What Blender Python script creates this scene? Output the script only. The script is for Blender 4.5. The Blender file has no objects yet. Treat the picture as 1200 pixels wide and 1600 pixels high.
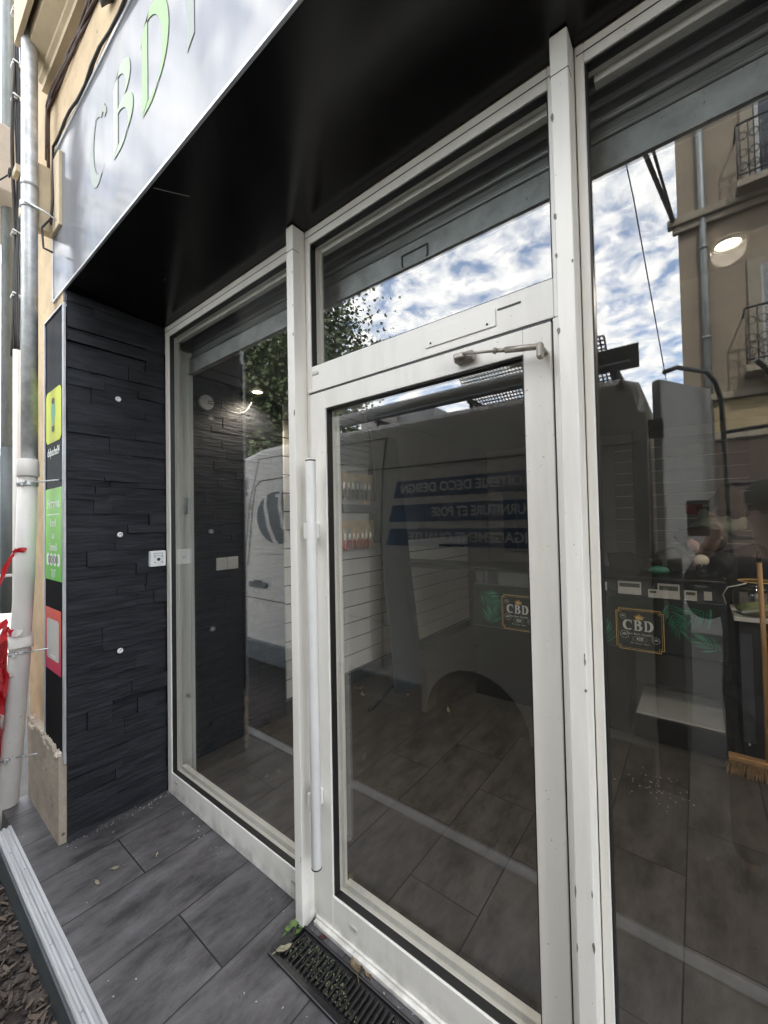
import bpy, bmesh, math, random
from mathutils import Vector, Matrix
S = bpy.context.scene
C = S.collection
R = math.radians
rnd = random.Random(7)
PI = math.pi

# ---------------------------------------------------------------- camera
CAM = Vector((2.4708, -1.0733, 1.53))
yaw, pit, rol, FPX = 0.6612, 0.0235, -0.0199, 628.34
cd = bpy.data.cameras.new('camera')
cam = bpy.data.objects.new('camera', cd)
C.objects.link(cam)
Fw = Vector((-math.sin(yaw) * math.cos(pit), math.cos(yaw) * math.cos(pit), math.sin(pit)))
Rt = Vector((math.cos(yaw), math.sin(yaw), 0))
Up = Rt.cross(Fw)
c_, s_ = math.cos(rol), math.sin(rol)
Rr = c_ * Rt + s_ * Up
Ur = -s_ * Rt + c_ * Up
M4 = Matrix((Rr, Ur, -Fw)).transposed().to_4x4()
M4.translation = CAM
cam.matrix_world = M4
cd.sensor_fit = 'VERTICAL'
cd.sensor_height = 24
cd.lens = 24 * FPX / 1600
cd.clip_start = 0.02
cd.clip_end = 600
S.camera = cam

# ---------------------------------------------------------------- world, sun, exposure
SUN_EL, SUN_AZ = R(50), R(28)      # the sun stands behind the shop, high over its roof
w = bpy.data.worlds.new('World')
S.world = w
w.use_nodes = True
nt = w.node_tree
nt.nodes.clear()
out = nt.nodes.new('ShaderNodeOutputWorld')
bg = nt.nodes.new('ShaderNodeBackground')
bg.inputs[1].default_value = 0.12
sky = nt.nodes.new('ShaderNodeTexSky')
sky.sky_type = 'NISHITA'
sky.sun_disc = False
sky.sun_elevation = SUN_EL
sky.sun_rotation = SUN_AZ
tc = nt.nodes.new('ShaderNodeTexCoord')
sx = nt.nodes.new('ShaderNodeSeparateXYZ')
nt.links.new(tc.outputs['Generated'], sx.inputs[0])
def wm(op, a, b=None):
    n = nt.nodes.new('ShaderNodeMath'); n.operation = op
    for i, v in enumerate((a, b)):
        if v is None: continue
        if isinstance(v, (int, float)): n.inputs[i].default_value = v
        else: nt.links.new(v, n.inputs[i])
    return n.outputs[0]
den = wm('ADD', wm('MAXIMUM', sx.outputs[2], 0.0), 0.16)
cx_ = nt.nodes.new('ShaderNodeCombineXYZ')
nt.links.new(wm('DIVIDE', sx.outputs[0], den), cx_.inputs[0])
nt.links.new(wm('DIVIDE', sx.outputs[1], den), cx_.inputs[1])
n1 = nt.nodes.new('ShaderNodeTexNoise')
n1.inputs['Scale'].default_value = 10; n1.inputs['Detail'].default_value = 10; n1.inputs['Roughness'].default_value = .62
n1.inputs['Distortion'].default_value = .35
nt.links.new(cx_.outputs[0], n1.inputs['Vector'])
rp = nt.nodes.new('ShaderNodeValToRGB')
rp.color_ramp.elements[0].position = .36; rp.color_ramp.elements[0].color = (.16, .16, .16, 1)
rp.color_ramp.elements[1].position = .56; rp.color_ramp.elements[1].color = (1, 1, 1, 1)
nt.links.new(n1.outputs['Fac'], rp.inputs[0])
n2 = nt.nodes.new('ShaderNodeTexNoise')
n2.inputs['Scale'].default_value = 13; n2.inputs['Detail'].default_value = 8
nt.links.new(cx_.outputs[0], n2.inputs['Vector'])
rp2 = nt.nodes.new('ShaderNodeValToRGB')
rp2.color_ramp.elements[0].position = .30; rp2.color_ramp.elements[0].color = (11.5, 11.9, 12.4, 1)
rp2.color_ramp.elements[1].position = .66; rp2.color_ramp.elements[1].color = (17, 16.6, 15.8, 1)
nt.links.new(n2.outputs['Fac'], rp2.inputs[0])
mx = nt.nodes.new('ShaderNodeMix'); mx.data_type = 'RGBA'
nt.links.new(rp.outputs[0], mx.inputs[0])
skb = nt.nodes.new('ShaderNodeMix'); skb.data_type = 'RGBA'; skb.blend_type = 'MULTIPLY'; skb.inputs[0].default_value = 1
skb.inputs[7].default_value = (1.5, 1.85, 2.1, 1)
nt.links.new(sky.outputs[0], skb.inputs[6])
nt.links.new(skb.outputs[2], mx.inputs[6])
nt.links.new(rp2.outputs[0], mx.inputs[7])
nt.links.new(mx.outputs[2], bg.inputs[0])
nt.links.new(bg.outputs[0], out.inputs[0])

sd = bpy.data.lights.new('sun', 'SUN')
sd.energy = 2.2; sd.angle = R(.6); sd.color = (1, .93, .82)
so = bpy.data.objects.new('sun', sd); C.objects.link(so)
sdir = Vector((math.sin(SUN_AZ) * math.cos(SUN_EL), math.cos(SUN_AZ) * math.cos(SUN_EL), math.sin(SUN_EL)))
so.rotation_euler = sdir.to_track_quat('Z', 'Y').to_euler()

S.view_settings.view_transform = 'Standard'
S.view_settings.look = 'None'
S.view_settings.gamma = 1
S.view_settings.exposure = 1.90
S.cycles.max_bounces = 9
S.cycles.diffuse_bounces = 4
S.cycles.glossy_bounces = 5
S.cycles.transmission_bounces = 4
S.cycles.transparent_max_bounces = 16
S.cycles.caustics_reflective = False
S.cycles.caustics_refractive = False

# ---------------------------------------------------------------- materials
def mat(name, col, rough=.6, metal=0, var=0, scale=8, bump=0, bscale=40, col2=None, stretch=(1, 1, 1), spec=.5,
        lo=.35, hi=.65, emis=None, speck=None):
    m = bpy.data.materials.new(name); m.use_nodes = True
    n = m.node_tree; b = n.nodes['Principled BSDF']
    b.inputs['Base Color'].default_value = (*col, 1)
    b.inputs['Roughness'].default_value = rough
    b.inputs['Metallic'].default_value = metal
    b.inputs['Specular IOR Level'].default_value = spec
    t = n.nodes.new('ShaderNodeTexCoord'); mp = n.nodes.new('ShaderNodeMapping')
    mp.inputs['Scale'].default_value = stretch
    n.links.new(t.outputs['Object'], mp.inputs[0])
    last = None
    if var or col2:
        ns = n.nodes.new('ShaderNodeTexNoise'); ns.inputs['Scale'].default_value = scale; ns.inputs['Detail'].default_value = 8
        ns.inputs['Roughness'].default_value = .65
        n.links.new(mp.outputs[0], ns.inputs['Vector'])
        r = n.nodes.new('ShaderNodeValToRGB')
        r.color_ramp.elements[0].position = lo; r.color_ramp.elements[1].position = hi
        a = col2 if col2 else tuple(max(0, c * (1 - var)) for c in col)
        e = col if col2 else tuple(min(1, c * (1 + var)) for c in col)
        r.color_ramp.elements[0].color = (*a, 1); r.color_ramp.elements[1].color = (*e, 1)
        n.links.new(ns.outputs['Fac'], r.inputs[0]); last = r.outputs[0]
        mr = n.nodes.new('ShaderNodeMapRange'); mr.inputs[3].default_value = max(.03, rough - .1); mr.inputs[4].default_value = min(1, rough + .12)
        n.links.new(ns.outputs['Fac'], mr.inputs[0]); n.links.new(mr.outputs[0], b.inputs['Roughness'])
    if speck:      # small marks: (colour, scale, threshold)
        sc, sscale, th = speck
        v = n.nodes.new('ShaderNodeTexNoise'); v.inputs['Scale'].default_value = sscale; v.inputs['Detail'].default_value = 3
        n.links.new(t.outputs['Object'], v.inputs['Vector'])
        r2 = n.nodes.new('ShaderNodeValToRGB'); r2.color_ramp.elements[0].position = th; r2.color_ramp.elements[1].position = th + .03
        n.links.new(v.outputs['Fac'], r2.inputs[0])
        mm = n.nodes.new('ShaderNodeMix'); mm.data_type = 'RGBA'
        n.links.new(r2.outputs[0], mm.inputs[0])
        if last: n.links.new(last, mm.inputs[6])
        else: mm.inputs[6].default_value = (*col, 1)
        mm.inputs[7].default_value = (*sc, 1); last = mm.outputs[2]
    if last: n.links.new(last, b.inputs['Base Color'])
    if bump:
        nb = n.nodes.new('ShaderNodeTexNoise'); nb.inputs['Scale'].default_value = bscale; nb.inputs['Detail'].default_value = 6
        n.links.new(mp.outputs[0], nb.inputs['Vector'])
        bp = n.nodes.new('ShaderNodeBump'); bp.inputs['Strength'].default_value = bump; bp.inputs['Distance'].default_value = .01
        n.links.new(nb.outputs['Fac'], bp.inputs['Height']); n.links.new(bp.outputs[0], b.inputs['Normal'])
    if emis:
        b.inputs['Emission Color'].default_value = (*emis[0], 1); b.inputs['Emission Strength'].default_value = emis[1]
    return m

def glass_mat(name, f0=.085, dirt=.0085, tint=(.975, .98, .975)):
    m = bpy.data.materials.new(name); m.use_nodes = True
    n = m.node_tree; n.nodes.clear(); L = n.links.new
    o = n.nodes.new('ShaderNodeOutputMaterial')
    g = n.nodes.new('ShaderNodeNewGeometry')
    dt = n.nodes.new('ShaderNodeVectorMath'); dt.operation = 'DOT_PRODUCT'
    L(g.outputs['Incoming'], dt.inputs[0]); L(g.outputs['Normal'], dt.inputs[1])
    def M(op, a, b=None):
        q = n.nodes.new('ShaderNodeMath'); q.operation = op
        for i, v in enumerate((a, b)):
            if v is None: continue
            if isinstance(v, (int, float)): q.inputs[i].default_value = v
            else: L(v, q.inputs[i])
        return q.outputs[0]
    a = M('SUBTRACT', 1.0, M('ABSOLUTE', dt.outputs['Value']))
    p = M('POWER', a, 4.0)
    fac = M('ADD', f0, M('MULTIPLY', p, .8 - f0))
    tr = n.nodes.new('ShaderNodeBsdfTransparent'); tr.inputs[0].default_value = (*tint, 1)
    gl = n.nodes.new('ShaderNodeBsdfGlossy'); gl.inputs['Roughness'].default_value = 0.0
    gl.inputs['Color'].default_value = (1, 1, 1, 1)
    mxs = n.nodes.new('ShaderNodeMixShader'); L(fac, mxs.inputs[0]); L(tr.outputs[0], mxs.inputs[1]); L(gl.outputs[0], mxs.inputs[2])
    t = n.nodes.new('ShaderNodeTexCoord')
    mp = n.nodes.new('ShaderNodeMapping'); mp.inputs['Scale'].default_value = (1, 1, .22)
    L(t.outputs['Object'], mp.inputs[0])
    ns = n.nodes.new('ShaderNodeTexNoise'); ns.inputs['Scale'].default_value = 9; ns.inputs['Detail'].default_value = 9; ns.inputs['Roughness'].default_value = .7
    L(mp.outputs[0], ns.inputs['Vector'])
    r = n.nodes.new('ShaderNodeValToRGB'); r.color_ramp.elements[0].position = .38; r.color_ramp.elements[1].position = .8
    L(ns.outputs['Fac'], r.inputs[0])
    nsp = n.nodes.new('ShaderNodeTexNoise'); nsp.inputs['Scale'].default_value = 95; nsp.inputs['Detail'].default_value = 2
    L(t.outputs['Object'], nsp.inputs['Vector'])
    r3 = n.nodes.new('ShaderNodeValToRGB'); r3.color_ramp.elements[0].position = .735; r3.color_ramp.elements[1].position = .76
    L(nsp.outputs['Fac'], r3.inputs[0])
    df = n.nodes.new('ShaderNodeBsdfDiffuse'); df.inputs[0].default_value = (.62, .62, .58, 1)
    amt = M('ADD', M('ADD', dirt * .35, M('MULTIPLY', r.outputs[0], dirt * 1.6)), M('MULTIPLY', r3.outputs[0], .16))
    m2 = n.nodes.new('ShaderNodeMixShader'); L(amt, m2.inputs[0]); L(mxs.outputs[0], m2.inputs[1]); L(df.outputs[0], m2.inputs[2])
    L(m2.outputs[0], o.inputs[0])
    return m

def tile_mat(name, c1, c2, mortar, rough=.5, bump=.25):
    """long porcelain planks with a streaky stone look, laid across the shopfront"""
    m = bpy.data.materials.new(name); m.use_nodes = True
    n = m.node_tree; b = n.nodes['Principled BSDF']; L = n.links.new
    t = n.nodes.new('ShaderNodeTexCoord')
    sp = n.nodes.new('ShaderNodeSeparateXYZ'); L(t.outputs['Object'], sp.inputs[0])
    def M(op, a, b_=None):
        q = n.nodes.new('ShaderNodeMath'); q.operation = op
        for i, v in enumerate((a, b_)):
            if v is None: continue
            if isinstance(v, (int, float)): q.inputs[i].default_value = v
            else: L(v, q.inputs[i])
        return q.outputs[0]
    cb = n.nodes.new('ShaderNodeCombineXYZ')
    L(M('ADD', sp.outputs[1], .31 + .69 * 20), cb.inputs[0])
    L(M('ADD', sp.outputs[0], -.5 + .3148 * 20), cb.inputs[1])
    br = n.nodes.new('ShaderNodeTexBrick')
    br.offset = .5; br.squash = 1
    br.inputs['Scale'].default_value = 1
    br.inputs['Brick Width'].default_value = .69; br.inputs['Row Height'].default_value = .3148
    br.inputs['Mortar Size'].default_value = .0030; br.inputs['Mortar Smooth'].default_value = .2
    br.inputs['Color1'].default_value = (0, 0, 0, 1); br.inputs['Color2'].default_value = (1, 1, 1, 1)
    br.inputs['Mortar'].default_value = (0.5, 0.5, 0.5, 1)
    L(cb.outputs[0], br.inputs['Vector'])
    mp = n.nodes.new('ShaderNodeMapping'); mp.inputs['Scale'].default_value = (2.6, .95, 1)
    L(t.outputs['Object'], mp.inputs[0])
    # shift the grain from plank to plank
    sh = n.nodes.new('ShaderNodeVectorMath'); sh.operation = 'MULTIPLY_ADD'
    L(br.outputs['Color'], sh.inputs[0]); sh.inputs[1].default_value = (3, 5, 7); L(mp.outputs[0], sh.inputs[2])
    ns = n.nodes.new('ShaderNodeTexNoise'); ns.inputs['Scale'].default_value = 3.4; ns.inputs['Detail'].default_value = 14; ns.inputs['Roughness'].default_value = .74
    ns.inputs['Distortion'].default_value = .15
    L(sh.outputs[0], ns.inputs['Vector'])
    r = n.nodes.new('ShaderNodeValToRGB'); r.color_ramp.elements[0].position = .37; r.color_ramp.elements[1].position = .63
    r.color_ramp.elements[0].color = (*c1, 1); r.color_ramp.elements[1].color = (*c2, 1)
    L(ns.outputs['Fac'], r.inputs[0])
    # dirt
    nd = n.nodes.new('ShaderNodeTexNoise'); nd.inputs['Scale'].default_value = 60; nd.inputs['Detail'].default_value = 3
    L(t.outputs['Object'], nd.inputs['Vector'])
    rd = n.nodes.new('ShaderNodeValToRGB'); rd.color_ramp.elements[0].position = .26; rd.color_ramp.elements[0].color = (.45, .45, .45, 1)
    rd.color_ramp.elements[1].position = .36
    L(nd.outputs['Fac'], rd.inputs[0])
    mu = n.nodes.new('ShaderNodeMix'); mu.data_type = 'RGBA'; mu.blend_type = 'MULTIPLY'; mu.inputs[0].default_value = .8
    L(r.outputs[0], mu.inputs[6]); L(rd.outputs[0], mu.inputs[7])
    mm = n.nodes.new('ShaderNodeMix'); mm.data_type = 'RGBA'
    L(br.outputs['Fac'], mm.inputs[0]); L(mu.outputs[2], mm.inputs[6]); mm.inputs[7].default_value = (*mortar, 1)
    L(mm.outputs[2], b.inputs['Base Color'])
    mr = n.nodes.new('ShaderNodeMapRange'); mr.inputs[3].default_value = rough - .12; mr.inputs[4].default_value = rough + .2
    L(ns.outputs['Fac'], mr.inputs[0]); L(mr.outputs[0], b.inputs['Roughness'])
    bp = n.nodes.new('ShaderNodeBump'); bp.inputs['Strength'].default_value = bump; bp.inputs['Distance'].default_value = .004
    L(M('SUBTRACT', M('MULTIPLY', ns.outputs['Fac'], .5), M('MULTIPLY', br.outputs['Fac'], 1.0)), bp.inputs['Height'])
    L(bp.outputs[0], b.inputs['Normal'])
    return m

def grad_mat(name, ca, cb_, axis, lo, hi, rough=.35, spec=.5):
    m = bpy.data.materials.new(name); m.use_nodes = True
    n = m.node_tree; b = n.nodes['Principled BSDF']; L = n.links.new
    t = n.nodes.new('ShaderNodeTexCoord'); sp = n.nodes.new('ShaderNodeSeparateXYZ'); L(t.outputs['Object'], sp.inputs[0])
    mr = n.nodes.new('ShaderNodeMapRange'); mr.inputs[1].default_value = lo; mr.inputs[2].default_value = hi
    L(sp.outputs['xyz'.index(axis)], mr.inputs[0])
    mm = n.nodes.new('ShaderNodeMix'); mm.data_type = 'RGBA'; L(mr.outputs[0], mm.inputs[0])
    mm.inputs[6].default_value = (*ca, 1); mm.inputs[7].default_value = (*cb_, 1)
    L(mm.outputs[2], b.inputs['Base Color']); b.inputs['Roughness'].default_value = rough; b.inputs['Specular IOR Level'].default_value = spec
    return m

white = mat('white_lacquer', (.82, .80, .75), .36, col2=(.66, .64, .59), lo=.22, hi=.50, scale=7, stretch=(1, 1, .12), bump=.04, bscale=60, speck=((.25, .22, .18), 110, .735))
white2 = mat('white_plastic', (.78, .78, .76), .4, var=.04)
grime_white = mat('dusty_aluminium', (.55, .55, .5), .45, .3, var=.12, scale=10, bump=.05)
galv = mat('galvanised_steel', (.50, .51, .52), .48, .5, var=.25, scale=14, bump=.05)
galv2 = mat('weathered_zinc', (.22, .24, .24), .5, .45, var=.3, scale=9, stretch=(1, 1, .3), bump=.06)
dark_gray = mat('dark_painted_steel', (.07, .085, .095), .5, var=.25, scale=6)
poster_blk = mat('poster_black', (.012, .012, .014), .3, spec=.12)
gasket = mat('black_rubber', (.012, .012, .012), .45)
black_gloss = mat('black_gloss_sheet', (.0045, .004, .0042), .2, var=.3, scale=3, spec=.42)
black = mat('black_lacquer', (.008, .008, .009), .3, var=.2)
black_matt = mat('black_fabric', (.012, .012, .013), .85, bump=.3, bscale=30, var=.3)
slate = mat('dark_slate', (.0155, .017, .0215), .55, var=.55, spec=.28, scale=16, stretch=(1, .35, 2.4), bump=.55, bscale=28, speck=((.13, .13, .13), 70, .745))
cream = mat('cream_render', (.62, .47, .29), .85, col2=(.46, .35, .22), scale=6, bump=.25, bscale=35, speck=((.2, .15, .1), 26, .70))
cream_l = mat('cream_moulding', (.60, .50, .34), .8, col2=(.47, .38, .26), scale=5, bump=.2, bscale=30)
plinth = mat('rough_plinth', (.46, .40, .32), .9, col2=(.33, .28, .23), scale=7, bump=.5, bscale=22, speck=((.12, .1, .08), 30, .66))
pvc = mat('grey_white_pvc', (.66, .63, .60), .42, var=.07, scale=4, bump=.03, speck=((.4, .35, .3), 50, .72))
alu = mat('brushed_aluminium', (.50, .51, .53), .36, .45, var=.15, scale=8, stretch=(.2, 6, 1), bump=.08)
deck_m = tile_mat('slate_look_tile', (.027, .026, .028), (.118, .112, .119), (.006, .006, .006))
floor_m = tile_mat('shop_floor_tile', (.036, .032, .029), (.098, .088, .080), (.013, .011, .010), rough=.42)
soil_m = mat('dark_soil', (.040, .031, .027), .95, col2=(.022, .018, .016), scale=18, bump=.9, bscale=45)
stone_m = mat('crushed_stone', (.085, .066, .055), .8, col2=(.02, .017, .016), scale=12, bump=.4)
asphalt = mat('street_asphalt', (.048, .046, .044), .9, var=.3, scale=5, bump=.4, bscale=120)
gravel_m = mat('pale_gravel', (.36, .35, .33), .9, var=.3, scale=40, bump=.5, bscale=90)
red = mat('red_tape', (.62, .018, .03), .35, var=.15, scale=6)
tape_w = mat('white_tape', (.78, .74, .72), .35)
rubber = mat('black_cable', (.018, .016, .016), .6)
brown_cable = mat('brown_cable', (.075, .045, .035), .6)
van_m = mat('van_white_paint', (.50, .495, .47), .28, var=.05, scale=2, speck=((.35, .33, .3), 40, .74))
van_blue = grad_mat('sign_blue', (.02, .13, .42), (.012, .014, .03), 'x', -.2, -.95 + 0.0)
van_txt = mat('silver_lettering', (.60, .61, .60), .5)
seam = mat('dark_seam', (.02, .02, .02), .6)
tyre = mat('tyre_rubber', (.014, .014, .014), .8, bump=.2)
stone_f = mat('facade_render', (.26, .215, .16), .9, col2=(.20, .165, .125), scale=1.3, bump=.1, bscale=12)
stone_d = mat('facade_trim', (.25, .22, .175), .85, var=.12, scale=2)
ochre = mat('ochre_band', (.32, .26, .15), .8, var=.15, scale=2)
terracotta = mat('terracotta_render', (.06, .042, .034), .85, var=.2, scale=2)
shutter_m = mat('grey_louvre', (.34, .36, .36), .6, var=.08)
iron = mat('wrought_iron', (.03, .035, .035), .6)
win_dark = mat('window_glass_dark', (.03, .035, .045), .08)
leaf_m = mat('foliage', (.075, .11, .03), .55, col2=(.03, .055, .018), scale=2.2, lo=.3, hi=.7)
leaf_l = mat('foliage_light', (.16, .20, .06), .55, col2=(.07, .10, .03), scale=3)
bark = mat('bark', (.10, .075, .055), .9, bump=.6, bscale=20, var=.3)
slat_m = mat('white_slat_panel', (.74, .72, .67), .5, var=.05, scale=3)
wall_in = mat('shop_wall_paint', (.42, .39, .35), .8, var=.08, scale=2)
wall_dark = mat('shop_dark_paint', (.03, .031, .034), .7, var=.2, scale=3)
ceil_m = mat('ceiling_tile_grey', (.10, .10, .10), .8, var=.1)
board_m = mat('anthracite_board', (.028, .036, .042), .4, var=.15, scale=3)
glass = glass_mat('pane_glass')
clear = glass_mat('clear_acrylic', .05, .01)
gold = mat('gold_print', (.75, .48, .13), .45, var=.2, scale=30)
print_w = mat('white_print', (.72, .74, .70), .5)
print_g = mat('green_print', (.10, .22, .12), .5, var=.3, scale=20)
sign_blk = mat('sign_black', (.012, .018, .015), .35)
leaf_print = mat('leaf_print', (.015, .19, .11), .4, col2=(.006, .07, .04), scale=12)
leaf_print2 = mat('leaf_print_light', (.08, .32, .20), .4, col2=(.02, .14, .08), scale=12)
yellow = mat('yellow_sticker', (.55, .60, .04), .5, spec=.1, var=.04)
green_s = grad_mat('green_sticker', (.14, .48, .08), (.30, .60, .16), 'z', -.0, .5, .5, .08)
teal_g = mat('teal_green', (.02, .30, .16), .5)
pink_s = grad_mat('pink_sticker', (.48, .03, .09), (.70, .12, .08), 'z', -.03, .30, .5, .08)
wood = mat('broom_wood', (.46, .27, .12), .5, var=.2, scale=10, stretch=(1, 1, .2), bump=.1)
straw = mat('straw_bristle', (.36, .24, .12), .8, var=.3, scale=30)
dry_leaf = mat('dry_leaf', (.40, .32, .20), .8, col2=(.22, .15, .08), scale=40, bump=.3)
pale_leaf = mat('pale_leaf', (.46, .42, .31), .8, var=.25, scale=60)
weed_m = mat('weed_green', (.085, .15, .03), .5, var=.3, scale=30)
moss_m = mat('dusty_moss', (.20, .23, .12), .9, col2=(.09, .10, .08), scale=60)
lamp_e = mat('lamp_glow', (1, .95, .8), .5, emis=((1, .80, .50), 6))
red_box = mat('red_enamel', (.42, .03, .05), .5)
bottle_red = mat('bottle_red', (.42, .05, .04), .25)
card = mat('kraft_card', (.82, .64, .40), .8, var=.12)
skull_m = mat('frosted_glass', (.66, .64, .56), .25)
teal = mat('teal_cloth', (.05, .20, .15), .8)
sage = mat('sage_cloth', (.22, .24, .19), .85, bump=.2, bscale=20)
skin_pink = mat('pink_cloth', (.40, .20, .17), .8)
paper = mat('paper_label', (.50, .50, .47), .6)
ink = mat('ink', (.03, .03, .03), .6)
weeds_glass = mat('herb_green', (.22, .27, .12), .8, var=.3, scale=40)

def sheet_mat(name, col, fac, rough, dent=0):
    """coated sheet: a matt ground under a thin even sheen"""
    m = bpy.data.materials.new(name); m.use_nodes = True
    n = m.node_tree; n.nodes.clear(); L = n.links.new
    o = n.nodes.new('ShaderNodeOutputMaterial'); d = n.nodes.new('ShaderNodeBsdfDiffuse'); g = n.nodes.new('ShaderNodeBsdfGlossy'); mx_ = n.nodes.new('ShaderNodeMixShader')
    t = n.nodes.new('ShaderNodeTexCoord'); mp = n.nodes.new('ShaderNodeMapping'); mp.inputs['Scale'].default_value = (1, 1, .3); L(t.outputs['Object'], mp.inputs[0])
    ng = n.nodes.new('ShaderNodeTexNoise'); ng.inputs['Scale'].default_value = 7; ng.inputs['Detail'].default_value = 9; L(mp.outputs[0], ng.inputs['Vector'])
    r = n.nodes.new('ShaderNodeValToRGB'); r.color_ramp.elements[0].position = .3; r.color_ramp.elements[1].position = .6
    r.color_ramp.elements[0].color = (*[c * .72 for c in col], 1); r.color_ramp.elements[1].color = (*col, 1)
    L(ng.outputs['Fac'], r.inputs[0]); L(r.outputs[0], d.inputs[0])
    g.inputs['Roughness'].default_value = rough; mx_.inputs[0].default_value = fac
    if dent:
        ns = n.nodes.new('ShaderNodeTexNoise'); ns.inputs['Scale'].default_value = 1.6; ns.inputs['Detail'].default_value = 2
        L(t.outputs['Object'], ns.inputs['Vector'])
        bp = n.nodes.new('ShaderNodeBump'); bp.inputs['Strength'].default_value = dent; bp.inputs['Distance'].default_value = .05
        L(ns.outputs['Fac'], bp.inputs['Height']); L(bp.outputs[0], g.inputs['Normal'])
    L(d.outputs[0], mx_.inputs[1]); L(g.outputs[0], mx_.inputs[2]); L(mx_.outputs[0], o.inputs[0])
    return m
fascia_m = sheet_mat('mirror_grey_sheet', (.20, .205, .22), .14, .11, .25)
poster_blk = sheet_mat('poster_black', (.016, .016, .018), .022, .15)

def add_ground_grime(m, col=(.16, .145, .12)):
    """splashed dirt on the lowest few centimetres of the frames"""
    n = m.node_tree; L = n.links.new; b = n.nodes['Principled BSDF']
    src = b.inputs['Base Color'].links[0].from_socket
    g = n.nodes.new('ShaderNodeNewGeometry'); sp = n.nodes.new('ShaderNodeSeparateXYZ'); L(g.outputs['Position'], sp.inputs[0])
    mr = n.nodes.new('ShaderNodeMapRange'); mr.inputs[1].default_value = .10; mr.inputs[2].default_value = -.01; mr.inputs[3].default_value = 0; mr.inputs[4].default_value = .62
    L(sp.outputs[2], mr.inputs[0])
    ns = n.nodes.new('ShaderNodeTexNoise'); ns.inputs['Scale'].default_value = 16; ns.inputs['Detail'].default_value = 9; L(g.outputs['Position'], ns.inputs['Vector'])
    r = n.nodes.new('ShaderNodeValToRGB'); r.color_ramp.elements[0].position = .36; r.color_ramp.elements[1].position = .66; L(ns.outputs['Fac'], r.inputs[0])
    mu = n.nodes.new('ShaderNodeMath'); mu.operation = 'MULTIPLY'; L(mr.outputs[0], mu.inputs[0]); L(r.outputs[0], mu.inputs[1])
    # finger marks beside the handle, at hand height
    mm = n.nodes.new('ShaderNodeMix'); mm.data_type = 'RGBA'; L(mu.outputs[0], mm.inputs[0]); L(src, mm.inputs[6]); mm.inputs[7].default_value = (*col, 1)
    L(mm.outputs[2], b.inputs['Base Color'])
add_ground_grime(white)

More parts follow.
